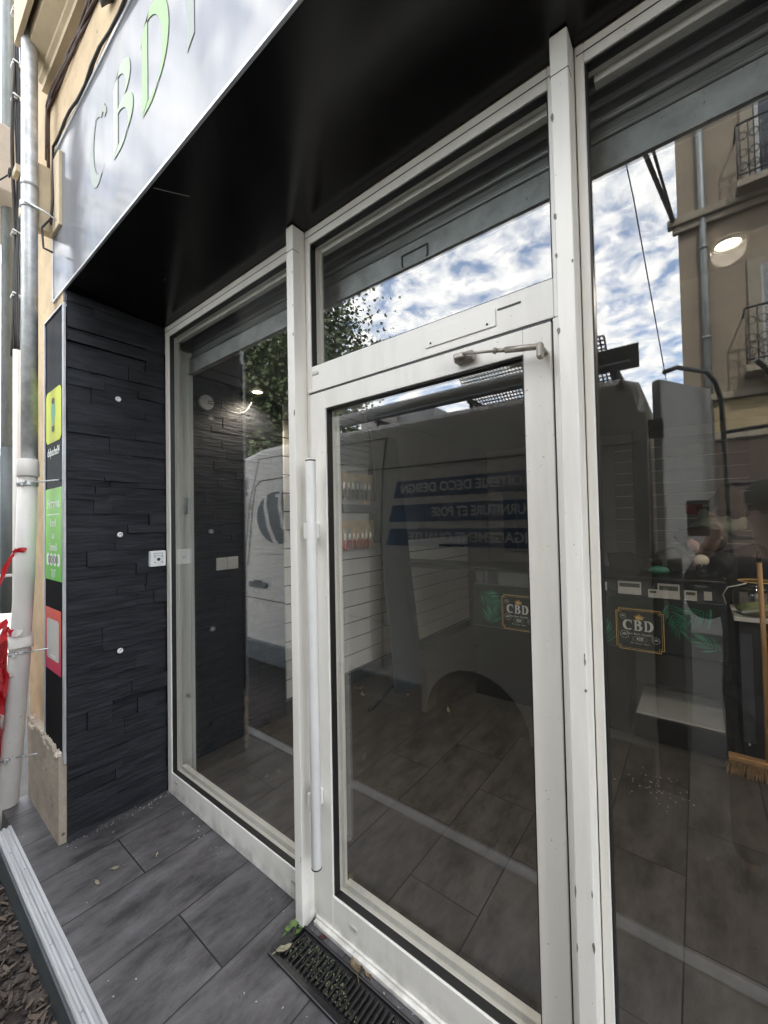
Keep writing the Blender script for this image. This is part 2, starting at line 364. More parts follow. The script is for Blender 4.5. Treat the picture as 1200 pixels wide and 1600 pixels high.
# ---------------------------------------------------------------- mesh helpers
class MB:
    def __init__(s): s.bm = bmesh.new()
    def add(s, other, M=None):
        if M is not None: other.transform(M)
        me = bpy.data.meshes.new('t'); other.to_mesh(me); other.free(); s.bm.from_mesh(me); bpy.data.meshes.remove(me)
    def box(s, x0, x1, y0, y1, z0, z1, bev=0, rot=None, seg=2):
        b = bmesh.new(); bmesh.ops.create_cube(b, size=1)
        sx_, sy_, sz_ = x1 - x0, y1 - y0, z1 - z0
        for v in b.verts: v.co = Vector((v.co.x * sx_, v.co.y * sy_, v.co.z * sz_))
        if bev:
            bev = min(bev, .45 * min(abs(sx_), abs(sy_), abs(sz_)))
            bmesh.ops.bevel(b, geom=b.edges[:], offset=bev, segments=seg, affect='EDGES', profile=.5)
        M = Matrix.Translation(((x0 + x1) / 2, (y0 + y1) / 2, (z0 + z1) / 2))
        if rot is not None: M = M @ rot
        s.add(b, M); return s
    def tube(s, pts, r, n=12, cap=True, r1=None):
        pts = [Vector(p) for p in pts]; N = len(pts); rings = []
        t0 = (pts[1] - pts[0]).normalized()
        a = Vector((0, 0, 1)) if abs(t0.z) < .9 else Vector((1, 0, 0))
        u = t0.cross(a).normalized()
        for i, p in enumerate(pts):
            if i == 0: t = t0
            elif i == N - 1: t = (pts[i] - pts[i - 1]).normalized()
            else: t = ((pts[i + 1] - p).normalized() + (p - pts[i - 1]).normalized()).normalized()
            u = (u - t * u.dot(t)).normalized(); v = t.cross(u)
            rr = r[i] if isinstance(r, (list, tuple)) else (r if r1 is None else r + (r1 - r) * i / (N - 1))
            rings.append([s.bm.verts.new(p + rr * (math.cos(2 * PI * k / n) * u + math.sin(2 * PI * k / n) * v)) for k in range(n)])
        for i in range(N - 1):
            for k in range(n):
                f = s.bm.faces.new((rings[i][k], rings[i][(k + 1) % n], rings[i + 1][(k + 1) % n], rings[i + 1][k])); f.smooth = True
        if cap:
            s.bm.faces.new(rings[0][::-1]); s.bm.faces.new(rings[-1])
        return s
    def prism(s, poly, depth, M):
        """poly in local xy, extruded along local +z by depth"""
        b = bmesh.new()
        vs = [b.verts.new((x, y, 0)) for x, y in poly]
        f = b.faces.new(vs)
        if depth:
            r = bmesh.ops.extrude_face_region(b, geom=[f])
            bmesh.ops.translate(b, verts=[g for g in r['geom'] if isinstance(g, bmesh.types.BMVert)], vec=(0, 0, depth))
        bmesh.ops.recalc_face_normals(b, faces=b.faces[:])
        s.add(b, M); return s
    def sphere(s, c, r, sc=(1, 1, 1), u=20, v=12):
        b = bmesh.new(); bmesh.ops.create_uvsphere(b, u_segments=u, v_segments=v, radius=r)
        for f in b.faces: f.smooth = True
        s.add(b, Matrix.Translation(c) @ Matrix.Diagonal((*sc, 1))); return s
    def lathe(s, prof, c, n=24, M=None, cap=True):
        b = bmesh.new(); rings = []
        for r, z in prof: rings.append([b.verts.new((r * math.cos(2 * PI * k / n), r * math.sin(2 * PI * k / n), z)) for k in range(n)])
        for i in range(len(prof) - 1):
            for k in range(n):
                f = b.faces.new((rings[i][k], rings[i][(k + 1) % n], rings[i + 1][(k + 1) % n], rings[i + 1][k])); f.smooth = True
        if cap and prof[0][0] > 1e-4: b.faces.new(rings[0][::-1])
        if cap and prof[-1][0] > 1e-4: b.faces.new(rings[-1])
        bmesh.ops.remove_doubles(b, verts=b.verts[:], dist=1e-6)
        T = Matrix.Translation(c)
        s.add(b, T @ M if M is not None else T); return s
    def text(s, txt, size, M, depth=.0006, align='CENTER', sx_=1, bold=0):
        cu = bpy.data.curves.new('t', 'FONT'); cu.body = txt; cu.size = size; cu.align_x = align; cu.align_y = 'CENTER'
        cu.extrude = depth; cu.offset = bold; cu.resolution_u = 3
        o = bpy.data.objects.new('t', cu); C.objects.link(o)
        dg = bpy.context.evaluated_depsgraph_get(); me = bpy.data.meshes.new_from_object(o.evaluated_get(dg))
        b = bmesh.new(); b.from_mesh(me)
        bpy.data.objects.remove(o); bpy.data.curves.remove(cu); bpy.data.meshes.remove(me)
        s.add(b, M @ Matrix.Diagonal((sx_, 1, 1, 1))); return s
    def build(s, name, m, parent=None, org=None):
        """org: origin point; with a parent Empty the mesh is stored relative to it"""
        if parent is not None: org = Vector(parent['_o']) if '_o' in parent else Vector((0, 0, 0))
        if org is None:
            xs = [v.co for v in s.bm.verts]
            mn = Vector([min(v[i] for v in xs) for i in range(3)]); mxx = Vector([max(v[i] for v in xs) for i in range(3)])
            org = Vector(((mn.x + mxx.x) / 2, (mn.y + mxx.y) / 2, mn.z))
        org = Vector(org)
        s.bm.transform(Matrix.Translation(-org))
        me = bpy.data.meshes.new(name); s.bm.to_mesh(me); s.bm.free()
        me.materials.append(m)
        o = bpy.data.objects.new(name, me); C.objects.link(o)
        o['_o'] = tuple(org)
        if parent is not None: o.parent = parent
        else: o.location = org
        return o

ROOTS = []
def tag(o, label=None, cat=None, group=None, kind=None):
    if label: o['label'] = label
    if cat: o['category'] = cat
    if group: o['group'] = group
    if kind: o['kind'] = kind
    return o
def thing(name, loc, label, cat, group=None):
    o = bpy.data.objects.new(name, None); C.objects.link(o); o.location = loc; o['_o'] = tuple(loc)
    o.empty_display_size = .1
    return tag(o, label, cat, group)
def struct(o): o['kind'] = 'structure'; return o
def vmat(X, Y, Z, loc):
    M = Matrix((X, Y, Z)).transposed().to_4x4(); M.translation = Vector(loc); return M
def FRONT(x, y, z): return vmat(Vector((1, 0, 0)), Vector((0, 0, 1)), Vector((0, -1, 0)), (x, y, z))   # faces the street
def BACK(x, y, z): return vmat(Vector((-1, 0, 0)), Vector((0, 0, 1)), Vector((0, 1, 0)), (x, y, z))    # faces the shop
def FLAT(x, y, z, a=0): return Matrix.Translation((x, y, z)) @ Matrix.Rotation(a, 4, 'Z')
def ribbon(mb, path, nib, M, depth=.0008, thin=0):
    """broad-pen stroke: the path swept by a slanted nib"""
    nx, ny = nib
    for (x0, y0), (x1, y1) in zip(path, path[1:]):
        dx, dy = x1 - x0, y1 - y0; l = math.hypot(dx, dy) or 1
        px_, py_ = -dy / l * thin, dx / l * thin
        if px_ * nx + py_ * ny < 0: px_, py_ = -px_, -py_
        ax, ay = nx + px_, ny + py_
        poly = [(x0 - ax, y0 - ay), (x1 - ax, y1 - ay), (x1 + ax, y1 + ay), (x0 + ax, y0 + ay)]
        A = sum(poly[i][0] * poly[(i + 1) % 4][1] - poly[(i + 1) % 4][0] * poly[i][1] for i in range(4))
        if abs(A) < 1e-9: continue
        mb.prism(poly, depth, M)
def arc(cx, cy, rx, ry, a0, a1, n=14):
    return [(cx + rx * math.cos(R(a0 + (a1 - a0) * i / n)), cy + ry * math.sin(R(a0 + (a1 - a0) * i / n))) for i in range(n + 1)]

# ================================================================ SETTING
struct(MB().box(-120, 60, -60, 60, -.35, -.2).build('street', asphalt))
struct(MB().box(-60, -4, -.2, 14, -.198, -.17, .005).build('pavement', gravel_m))
struct(MB().box(-60, 30, -8.0, -5.9, -.196, -.08, .01).build('far_pavement', mat('paving_grey', (.11, .105, .10), .85, var=.15, scale=3)))
deck = MB().box(-.62, 6.0, -.612, .004, -.12, 0).build('deck_floor', deck_m, org=(0, 0, 0)); struct(deck)
fl = MB().box(-.4, 6.0, .006, 5.3, -.12, 0).build('shop_floor', floor_m, org=(0, 0, 0)); struct(fl)
pit = bmesh.new()
NX, NY = 150, 46
gv = [[None] * (NY + 1) for _ in range(NX + 1)]
from mathutils import noise
for i in range(NX + 1):
    for j in range(NY + 1):
        x = -1.6 + 5.2 * i / NX; y = -1.40 + .735 * j / NY
        z = -.135 + .035 * noise.noise(Vector((x * 5, y * 5, 0))) + .018 * noise.noise(Vector((x * 19, y * 19, 3))) + .008 * noise.noise(Vector((x * 50, y * 50, 9)))
        if j == 0: z = -.21
        gv[i][j] = pit.verts.new((x, y, z))
for i in range(NX):
    for j in range(NY):
        f = pit.faces.new((gv[i][j], gv[i + 1][j], gv[i + 1][j + 1], gv[i][j + 1])); f.smooth = True
mb = MB(); mb.add(pit); struct(mb.build('soil_trench', soil_m, org=(0, 0, -.13)))
# loose stones and bark in the trench
mb = MB()
for k in range(2600):
    x = rnd.uniform(-.9, 1.9); y = -.668 - abs(rnd.gauss(0, .17))
    if y < -1.38: continue
    r = rnd.choice([.003, .004, .006, .008, .011, .017]) * rnd.uniform(.7, 1.2)
    b = bmesh.new(); bmesh.ops.create_icosphere(b, subdivisions=1, radius=r)
    for v in b.verts: v.co *= rnd.uniform(.65, 1.25)
    z = -.128 + .035 * noise.noise(Vector((x * 5, y * 5, 0))) + .018 * noise.noise(Vector((x * 19, y * 19, 3)))
    mb.add(b, Matrix.Translation((x, y, z)) @ Matrix.Rotation(rnd.uniform(0, 6), 4, 'Z') @ Matrix.Rotation(rnd.uniform(-.5, .5), 4, 'X') @ Matrix.Diagonal((1.5, 1, .55, 1)))
st = mb.build('stone_rubble', stone_m, org=(0, -.9, -.13)); tag(st, kind='stuff')
mb = MB()
for k in range(420):
    x = rnd.uniform(-.6, 1.9); y = -.68 - abs(rnd.gauss(0, .13)); l = rnd.uniform(.02, .07); wd = l * rnd.uniform(.15, .35)
    z = -.112 + .035 * noise.noise(Vector((x * 5, y * 5, 0))) + .018 * noise.noise(Vector((x * 19, y * 19, 3)))
    mb.prism([(-l / 2, 0), (-l / 5, -wd / 2), (l / 3, -wd / 3), (l / 2, 0), (l / 4, wd / 2), (-l / 4, wd / 3)], .0015,
             Matrix.Translation((x, y, z)) @ Matrix.Rotation(rnd.uniform(0, 6), 4, 'Z') @ Matrix.Rotation(rnd.uniform(-.4, .4), 4, 'X') @ Matrix.Rotation(rnd.uniform(-.3, .3), 4, 'Y'))
tag(mb.build('leaf_litter', mat('rotting_leaf', (.16, .12, .09), .8, col2=(.06, .045, .035), scale=9), org=(0, -.9, -.13)), kind='stuff')

# ---------------- aluminium nosing
t = thing('threshold_strip', (1.0, -.632, 0), 'ribbed aluminium nosing strip edging the tiled deck beside the soil', 'threshold strip')
prof = [(-.668, -.05), (-.668, .004), (-.664, .008), (-.656, .008), (-.653, .002), (-.645, .002), (-.642, .009), (-.634, .009), (-.631, .002), (-.623, .002), (-.620, .009), (-.610, .009), (-.610, -.05)]
mb = MB(); mb.prism(prof, 5.2, vmat(Vector((0, 1, 0)), Vector((0, 0, 1)), Vector((1, 0, 0)), (-.36, 0, 0))); mb.build('strip', alu, t)
for k in range(26):
    x = -.3 + k * .17; MB().lathe([(.004, 0), (.0045, .0015), (.002, .0025), (0, .0025)], (x, -.649 if k % 2 else -.627, .0022), 10).build('screw', galv, t)
MBk = MB().box(-.36, 4.8, -.674, -.669, -.16, -.01).build('edge_board', dark_gray, t)

# ================================================================ OWN BUILDING
bw = thing('shop_building', (2, 0, 0), 'cream rendered building that holds the black and white shopfront', 'building')
mb = MB()
mb.box(-.62, 9, -.466, -.10, 2.76, 9.5); mb.box(-.74, -.04, -.4662, -.02, .0, 2.759)
mb.build('wall', cream, bw)
mb = MB().box(-.62, 9, -.10, 6, 2.76, 9.5); mb.box(-.62, -.26, -.02, 6, -.1, 2.76); mb.box(5.2, 9, -.02, 6, -.1, 2.76); mb.box(-.26, 5.2, 5.3, 6, -.1, 2.76)
mb.build('rear_wall', cream_l, bw)
# moulded string course above the sign, broken at its left end
mp_ = [(-.455, 3.93), (-.50, 3.93), (-.50, 3.965), (-.515, 3.975), (-.515, 4.0), (-.575, 4.03), (-.585, 4.20), (-.60, 4.215), (-.60, 4.26), (-.455, 4.28)]
mb = MB(); mb.prism(mp_, 9.3, vmat(Vector((0, 1, 0)), Vector((0, 0, 1)), Vector((1, 0, 0)), (-.30, 0, 0)))
mb.prism([(-.60, 4.05), (-.62, 4.05), (-.62, 4.30), (-.60, 4.3)], 9.3, vmat(Vector((0, 1, 0)), Vector((0, 0, 1)), Vector((1, 0, 0)), (-.26, 0, 0)))
mb.build('cornice', cream_l, bw)
# plinth with broken upper edge
b = MB()
NPX = 44
rn = random.Random(3)
top = [(-.62 + .62 * i / NPX, .452 - .03 * i / NPX + rn.uniform(-.012, .014)) for i in range(NPX + 1)]
poly = [(-.60, 0), (0.0, 0)] + [(x + .0, z) for x, z in top[::-1]]
b.prism(poly, .032, vmat(Vector((1, 0, 0)), Vector((0, 0, 1)), Vector((0, -1, 0)), (0, -.466, 0)))
b.box(-.60, -.42, -.452, -.02, 0, .44)
b.build('plinth', plinth, bw)
mb = MB()
for i in range(46):
    x = rn.uniform(-.58, -.01); z = .44 - .03 * (x + .6) / .6
    bb = bmesh.new(); bmesh.ops.create_icosphere(bb, subdivisions=1, radius=rn.uniform(.008, .02))
    for v in bb.verts: v.co *= rn.uniform(.6, 1.2)
    mb.add(bb, Matrix.Translation((x, -.492 + rn.uniform(-.004, .012), z + rn.uniform(-.02, .012))) @ Matrix.Diagonal((1.6, .7, .8, 1)))
mb.build('broken_mortar', mat('mortar', (.50, .44, .36), .95, var=.2, scale=30, bump=.5), bw)

# slate clad pier (the narrow return wall left of the shopfront)
pier = thing('slate_pier', (0, -.24, 0), 'dark slate strip cladding on the return wall left of the shopfront', 'wall')
mb = MB()
mb.box(-.04, -.008, -.468, 0.0, 0, 2.74)
z = 0
while z < 2.70:
    h = rnd.choice([.018, .03, .04, .045, .06, .075, .09]); h = min(h, 2.705 - z)
    if h < .006: break
    y = -.467
    while y < -.002:
        l = rnd.uniform(.08, .38); y1 = min(0.0, y + l)
        if -y1 < .04: y1 = 0.0
        d = rnd.choice([0, .003, .007, .012, .018]) + rnd.uniform(0, .003)
        bb = bmesh.new(); bmesh.ops.create_cube(bb, size=1)
        for v in bb.verts:
            v.co = Vector((v.co.x * .03, v.co.y * (y1 - y - .0008), v.co.z * (h - .0008)))
        for v in bb.verts:
            if v.co.x > 0: v.co.x += rnd.uniform(-.0045, .0045); v.co.z += rnd.uniform(-.0015, .0015)
        mb.add(bb, Matrix.Translation((-.016 + d, (y + y1) / 2, z + h / 2)))
        y = y1
    z += h
mb.build('slate_cladding', slate, pier)
mb = MB()
for cz, cy in ((2.22, -.243), (1.487, -.237), (.868, -.239)):
    mb = MB(); mb.lathe([(.014, 0), (.014, .004), (.008, .007), (.008, .003), (0, .003)], (0, 0, 0), 18, None)
    mb.bm.transform(vmat(Vector((0, 1, 0)), Vector((0, 0, 1)), Vector((1, 0, 0)), (.016, cy, cz)))
    o = mb.build('screw_cap', white2)
    tag(o, {2.22: 'round white screw cap high on the slate pier', 1.487: 'round white screw cap at mid height on the slate pier, level with the key switch', .868: 'lowest round white screw cap on the slate pier'}[cz], 'screw cap', 'screw caps on the slate pier')

# ---------------- soffit and fascia sign
sof = MB()
sof.prism([(-.464, 2.735), (.0, 2.702), (.0, 2.745), (-.464, 2.775)], 6.0, vmat(Vector((0, 1, 0)), Vector((0, 0, 1)), Vector((1, 0, 0)), (-.2, 0, 0)))
so_ = thing('soffit', (2.5, -.23, 2.70), 'black glossy soffit panel above the shopfront behind the sign', 'soffit')
sof.build('soffit_sheet', black_gloss, so_)
MB().tube([(.98, -.455, 2.7325), (1.02, -.40, 2.7285), (1.05, -.36, 2.7255)], .0007, 5).build('scratch', grime_white, so_)
sg = thing('fascia_sign', (2.5, -.455, 2.73), 'large mirror grey shop sign with pale green capital letters over the black soffit', 'shop sign')
MB().box(-.205, 6, -.470, -.4665, 2.742, 3.52).build('sign_panel', fascia_m, sg)
mb = MB().box(-.205, 6, -.474, -.4645, 2.731, 2.742, .001); mb.box(-.205, 6, -.476, -.4665, 3.52, 3.536, .002); mb.box(-.212, -.205, -.474, -.4665, 2.731, 3.536, .001)
mb.build('edge_trim', alu, sg)
lett_g = grad_mat('letter_green', (.54, .58, .52), (.42, .55, .36), 'x', -1.85, -1.50, .5, 0)
lett_w = mat('letter_white', (.42, .45, .43), .5, spec=0)
nib = (.023, .016)
def chan(ch, x, z, h, m, name='letter'):
    mb = MB(); M = FRONT(x, -.4715, z); wd = h * .62
    if ch == 'C':
        ribbon(mb, arc(wd * .55, h * .5, wd * .48, h * .5, 55, 300), nib, M, .0005)
        ribbon(mb, [(wd * .78, h * .96), (wd * .95, h * .88), (wd * .97, h * .80)], (.012, .006), M, .0007)
    if ch == 'B':
        ribbon(mb, [(wd * .12, h * .92), (wd * .12, h * .02)], nib, M, .0005)
        ribbon(mb, [(wd * .10, h * .9)] + arc(wd * .35, h * .76, wd * .42, h * .24, 110, -90, 12) + [(wd * .2, h * .5)], nib, M, .0007)
        ribbon(mb, [(wd * .2, h * .5)] + arc(wd * .38, h * .27, wd * .52, h * .26, 95, -90, 12) + [(wd * .12, h * .0)], nib, M, .0009)
    if ch == 'D':
        ribbon(mb, [(wd * .12, h * .92), (wd * .12, h * .02)], nib, M, .0005)
        ribbon(mb, [(wd * .05, h * .84)] + arc(wd * .35, h * .52, wd * .6, h * .50, 105, -85, 16) + [(wd * .12, h * .0)], nib, M, .0007)
    if ch == 'T':
        ribbon(mb, [(wd * .45, h * .9), (wd * .45, 0)], nib, M, .0005)
        ribbon(mb, [(0, h * .9), (wd * .9, h * .98)], nib, M, .0007)
    if ch == 'I': ribbon(mb, [(wd * .2, h * .95), (wd * .2, 0)], nib, M, .0005)
    if ch == 'h':
        ribbon(mb, [(wd * .12, h), (wd * .12, 0)], nib, M, .0005)
        ribbon(mb, arc(wd * .4, h * .35, wd * .26, h * .25, 170, 0, 8) + [(wd * .66, 0)], nib, M, .0007)
    o = mb.build(name, m, sg); return o
chan('C', .385, 3.02, .30, lett_w)
chan('B', .655, 3.025, .31, lett_g)
chan('D', .93, 3.02, .32, lett_g)
chan('T', 1.19, 3.015, .34, lett_w)
chan('h', 1.50, 3.015, .34, lett_w); chan('C', 1.85, 3.015, .30, lett_w)

# pier poster panel
pn = thing('poster_panel', (-.14, -.47, .41), 'tall narrow black poster panel with metal trim on the front of the pier', 'sign panel')
MB().box(-.305, .012, -.482, -.470, .415, 2.64).build('panel', poster_blk, pn)
mb = MB().box(.012, .018, -.486, -.474, .40, 2.645, .001); mb.box(.022, .027, -.484, -.474, .39, 2.65, .001); mb.box(-.313, -.305, -.488, -.466, .41, 2.645, .001); mb.box(-.305, .012, -.488, -.466, 2.64, 2.648, .001)
mb.build('trim', alu, pn)
def rrect(x0, x1, z0, z1, r, n=6):
    p = []
    for cx, cz, a in ((x1 - r, z1 - r, 0), (x0 + r, z1 - r, 90), (x0 + r, z0 + r, 180), (x1 - r, z0 + r, 270)):
        p += [(cx + r * math.cos(R(a + 90 * i / n)), cz + r * math.sin(R(a + 90 * i / n))) for i in range(n + 1)]
    return p
yl = thing('yellow_sticker', (-.15, -.483, 1.97), 'yellow rounded sticker with a green shape on the narrow poster panel', 'sticker')
mb = MB(); mb.prism(rrect(-.285, -.012, 1.975, 2.25, .035), .001, FRONT(0, -.483, 0)); mb.build('backing', yellow, yl)
mb = MB()
mb.prism([(-.15 + .034 * math.cos(a) * (1 if math.sin(a) > -.2 else .75), 2.125 + .072 * math.sin(a)) for a in [2 * PI * i / 20 for i in range(20)]], .0006, FRONT(0, -.4842, 0))
mb.build('green_shape', teal_g, yl)
mb = MB(); mb.prism(rrect(-.175, -.125, 2.175, 2.205, .014), .0006, FRONT(0, -.485, 0)); mb.build('dark_shape', ink, yl)
mb = MB(); mb.prism(rrect(-.172, -.128, 2.03, 2.06, .012), .0006, FRONT(0, -.485, 0)); mb.build('dark_shape', ink, yl)
mb = MB().text('cbdpascher24', .062, FRONT(-.152, -.4835, 1.925), .0006, sx_=.62); tag(mb.build('lettering', print_w, pn), )
gs = thing('green_notice', (-.15, -.483, 1.26), 'green opening hours notice with white writing below the yellow sticker', 'notice')
MB().box(-.298, -.004, -.4845, -.483, 1.262, 1.735).build('backing', green_s, gs, )
mb = MB()
mb.text('Horaires', .075, FRONT(-.15, -.485, 1.655), .0004, sx_=.85); mb.box(-.26, -.04, -.4853, -.4846, 1.597, 1.602)
for i, tx in enumerate(('Lundi', 'au', 'Samedi')): mb.text(tx, .058, FRONT(-.15, -.485, 1.555 - i * .062), .0004, sx_=.8)
mb.text('7j/7', .06, FRONT(-.15, -.485, 1.295), .0003, sx_=.9)
mb.build('lettering', print_w, gs)
for i in range(4):
    cx = -.245 + i * .063
    mb = MB(); mb.prism(rrect(cx - .024, cx + .024, 1.335, 1.40, .022), .0005, FRONT(0, -.4848, 0)); mb.build('white_badge', print_w, gs)
mb = MB().text('00:00', .055, FRONT(-.15, -.4856, 1.366), .0003, sx_=1.5); mb.build('dark_lettering', ink, gs)
pk = thing('pink_notice', (-.15, -.483, .82), 'pink and orange notice with a white card on the lower poster panel', 'notice')
MB().box(-.295, -.02, -.4845, -.483, .795, 1.115).build('backing', pink_s, pk, )
mb = MB(); mb.prism(rrect(-.265, -.052, .855, 1.06, .02), .0006, FRONT(0, -.4847, 0)); mb.build('white_card', paper, pk)
mb = MB().box(-.20, -.11, -.4862, -.4855, .868, .880); mb.build('printed_line', van_txt, pk)

# ================================================================ SHOPFRONT
def frame_box(mb, x0, x1, z0, z1, y0=0, y1=.05, b=.0025): mb.box(x0, x1, y0, y1, z0, z1, b)
def window(name, label, x0, x1, z0, z1, gx0, gx1, gz0, gz1, caps=(), left=True):
    t = thing(name, ((x0 + x1) / 2, .02, z0), label, 'shop window')
    mb = MB()
    frame_box(mb, x0, gx0, z0, z1); frame_box(mb, gx1, x1, z0, z1)
    frame_box(mb, gx0, gx1, z0, gz0, 0.0005, .0495); frame_box(mb, gx0, gx1, gz1, z1, 0.0005, .0495)
    mb.build('frame', white, t)
    mb = MB()   # raised glazing bead line on the head
    mb.box(x0 + .004, x1 - .004, -.0015, .0, (gz1 + z1) / 2 - .001, (gz1 + z1) / 2 + .001)
    mb.build('bead_line', gasket, t)
    g = .004
    mb = MB().box(gx0, gx0 + g, .006, .03, gz0, gz1); mb.box(gx1 - g, gx1, .006, .03, gz0, gz1)
    mb.box(gx0 + g, gx1 - g, .006, .03, gz0, gz0 + g); mb.box(gx0 + g, gx1 - g, .006, .03, gz1 - g, gz1)
    mb.build('gasket', gasket, t)
    MB().box(gx0 + .002, gx1 - .002, .018, .024, gz0 + .002, gz1 - .002).build('glass_pane', glass, t)
    k = .013
    mb = MB()
    if left: mb.box(gx0 - .01, gx0 + (.006 if gx0 < .1 else k), .050, .062, gz0 - .01, gz1 + .01, .002)
    mb.box(gx1 - k, gx1 + .01, .050, .066, gz0 - .01, gz1 + .01, .002)
    mb.box(gx0 + k, gx1 - k, .0505, .0755, gz0 - .01, gz0 + .020, .002); mb.box(gx0 + k, gx1 - k, .0505, .0755, gz1 - .018, gz1 + .01, .002)
    mb.build('inner_frame', grime_white if name == 'x' else white, t)
    for cx, cz in caps:
        mb = MB(); mb.prism(rrect(cx - .016, cx + .016, cz - .0055, cz + .0055, .005), .004, FRONT(0, -.0005, 0)); mb.build('drain_cap', grime_white, t)
    return t
lw = window('shop_window', 'tall white framed fixed shop window between slate pier and slim post', 0.022, 1.213, 0.002, 2.698, .068, 1.165, .125, 2.636, ((1.14, .075), (.13, .09)))
rw = window('shop_window', 'wide white framed fixed shop window right of the door with counter behind', 2.264, 4.2, 0.002, 2.698, 2.285, 4.14, .105, 2.648, ((2.6, .06),), False)
tw = window('transom_window', 'wide low transom window above the glass door', 1.259, 2.218, 2.043, 2.698, 1.284, 2.198, 2.145, 2.640, ((1.31, 2.115),))
MB().box(2.05, 2.115, -.0015, .0008, 2.109, 2.114).build('slot', gasket, tw)
mb = MB().box(1.815, 2.045, -.004, .0, 2.068, 2.118, .0015); mb.build('cover_plate', white, tw)
mb = MB().box(1.82, 2.04, -.0052, -.0040, 2.088, 2.090)
for x in (1.835, 2.02):
    mb.lathe([(.0035, 0), (.0035, .0015), (0, .0015)], (0, 0, 0), 10); mb.bm.verts.ensure_lookup_table()
mb = MB()
for x, z in ((1.835, 2.079), (2.02, 2.079)): mb.prism([(x + .0035 * math.cos(2 * PI * i / 10), z + .0035 * math.sin(2 * PI * i / 10)) for i in range(10)], .001, FRONT(0, -.0042, 0))
mb.build('screw', ink, tw)

def post(x0, x1, label, sc):
    t = thing('mullion_post', ((x0 + x1) / 2, -.03, 0), label, 'post')
    mb = MB().box(x0, x1, -.06, .05, 0.0, 2.700, .003, seg=2); mb.build('post_profile', white, t)
    mb = MB().box(x0 - .0008, x1 + .0008, -.0612, -.03, 2.600, 2.6015); mb.build('joint_line', gasket, t)
    return t
P1_ = post(1.2155, 1.2565, 'slim white projecting post between the left window and the door', 0)
P2_ = post(2.2205, 2.2615, 'slim white projecting post between the door and the right window', 1)
rc = random.Random(11)
for pt_, xe in ((P1_, 1.2565), (P2_, 2.2615), (P2_, 2.2205)):
    for k in range(6):
        zc = rc.choice([2.5, 2.42, 2.2, 1.9, 1.2, .6, .25]) + rc.uniform(-.08, .08); w_, h_ = rc.uniform(.0015, .004), rc.uniform(.004, .016)
        x0_ = xe - .004 - (0 if xe != 2.2205 else -.006)
        MB().prism([(x0_ + w_ * math.cos(a) * rc.uniform(.6, 1.2), zc + h_ * math.sin(a) * rc.uniform(.6, 1.2)) for a in [2 * PI * i / 9 for i in range(9)]], .0004, FRONT(0, -.0602, 0)).build('paint_chip', mat('bare_metal', (.20, .18, .15), .6) if k == 0 and xe == 1.2565 else bpy.data.materials['bare_metal'], pt_)

# ---------------- door
dr = thing('glass_door', (1.73, 0, 0), 'white framed glass shop door with a long vertical bar handle', 'door')
mb = MB().box(1.259, 1.272, 0.0, .05, .0, 2.041, .0015); mb.box(2.1945, 2.218, 0.0, .05, .0, 2.041, .0015)
mb.build('door_jamb', white, dr)
mb = MB()
mb.box(1.2755, 1.363, -.004, .05, .032, 2.034, .003); mb.box(2.118, 2.191, -.004, .05, .032, 2.034, .003)
mb.box(1.363, 2.118, -.0035, .0495, .032, .142, .002); mb.box(1.363, 2.118, -.0035, .0495, 1.966, 2.034, .002)
mb.build('leaf_frame', white, dr)
mb = MB().box(1.273, 1.2745, .0, .04, .032, 2.034); mb.box(2.192, 2.1935, 0.0, .04, .032, 2.034); mb.box(1.276, 2.19, 0, .04, 2.0345, 2.040); mb.build('shadow_gap', gasket, dr)
g = .0045
mb = MB().box(1.363, 1.363 + g, .004, .03, .142, 1.966); mb.box(2.118 - g, 2.118, .004, .03, .142, 1.966)
mb.box(1.363 + g, 2.118 - g, .004, .03, .142, .142 + g); mb.box(1.363 + g, 2.118 - g, .004, .03, 1.966 - g, 1.966); mb.build('gasket', gasket, dr)
MB().box(1.365, 2.116, .018, .024, .144, 1.964).build('glass_pane', glass, dr)
k = .012
mb = MB().box(1.355, 1.363 + k, .050, .064, .135, 1.975, .002); mb.box(2.118 - k, 2.128, .050, .064, .135, 1.975, .002)
mb.box(1.363 + k, 2.118 - k, .0505, .0765, .135, .142 + .020, .002); mb.box(1.363 + k, 2.118 - k, .0505, .0765, 1.966 - .012, 1.975, .002); mb.build('inner_frame', white, dr)
mb = MB().box(1.2725, 2.194, -.022, .06, .0, .018, .003); mb.box(1.2725, 2.194, -.010, .05, .018, .029, .003); mb.build('sill', white, dr)
mb = MB(); mb.prism(rrect(1.45, 1.482, .083, .094, .005), .004, FRONT(0, -.0038, 0)); mb.build('drain_cap', grime_white, dr)
# long bar handle
def bar(y, name, bx=1.342):
    mb = MB(); mb.tube([(bx, y, .277), (bx, y, .283), (bx, y, 1.757), (bx, y, 1.767)], [.016, .019, .019, .019], 20)
    h = mb.build(name, white2, dr)
    mb = MB().tube([(bx, y, .281), (bx, y, .277)], .0194, 20); mb.tube([(bx, y, 1.759), (bx, y, 1.764)], .0194, 20); mb.build('end_ring', gasket, h)
    s = 1 if y > 0 else -1
    for z in (.50, 1.50):
        mb = MB().box(bx - .042, bx - .016, min(y, y * .1), max(y, y * .1), z - .03, z + .03, .006); mb.box(bx - .042, bx, y - .004, y + .004, z - .03, z + .03, .003)
        mb.build('handle_bracket', white2, h)
    return h
bar(-.062, 'bar_handle'); bar(.10, 'inner_bar_handle', 1.316)
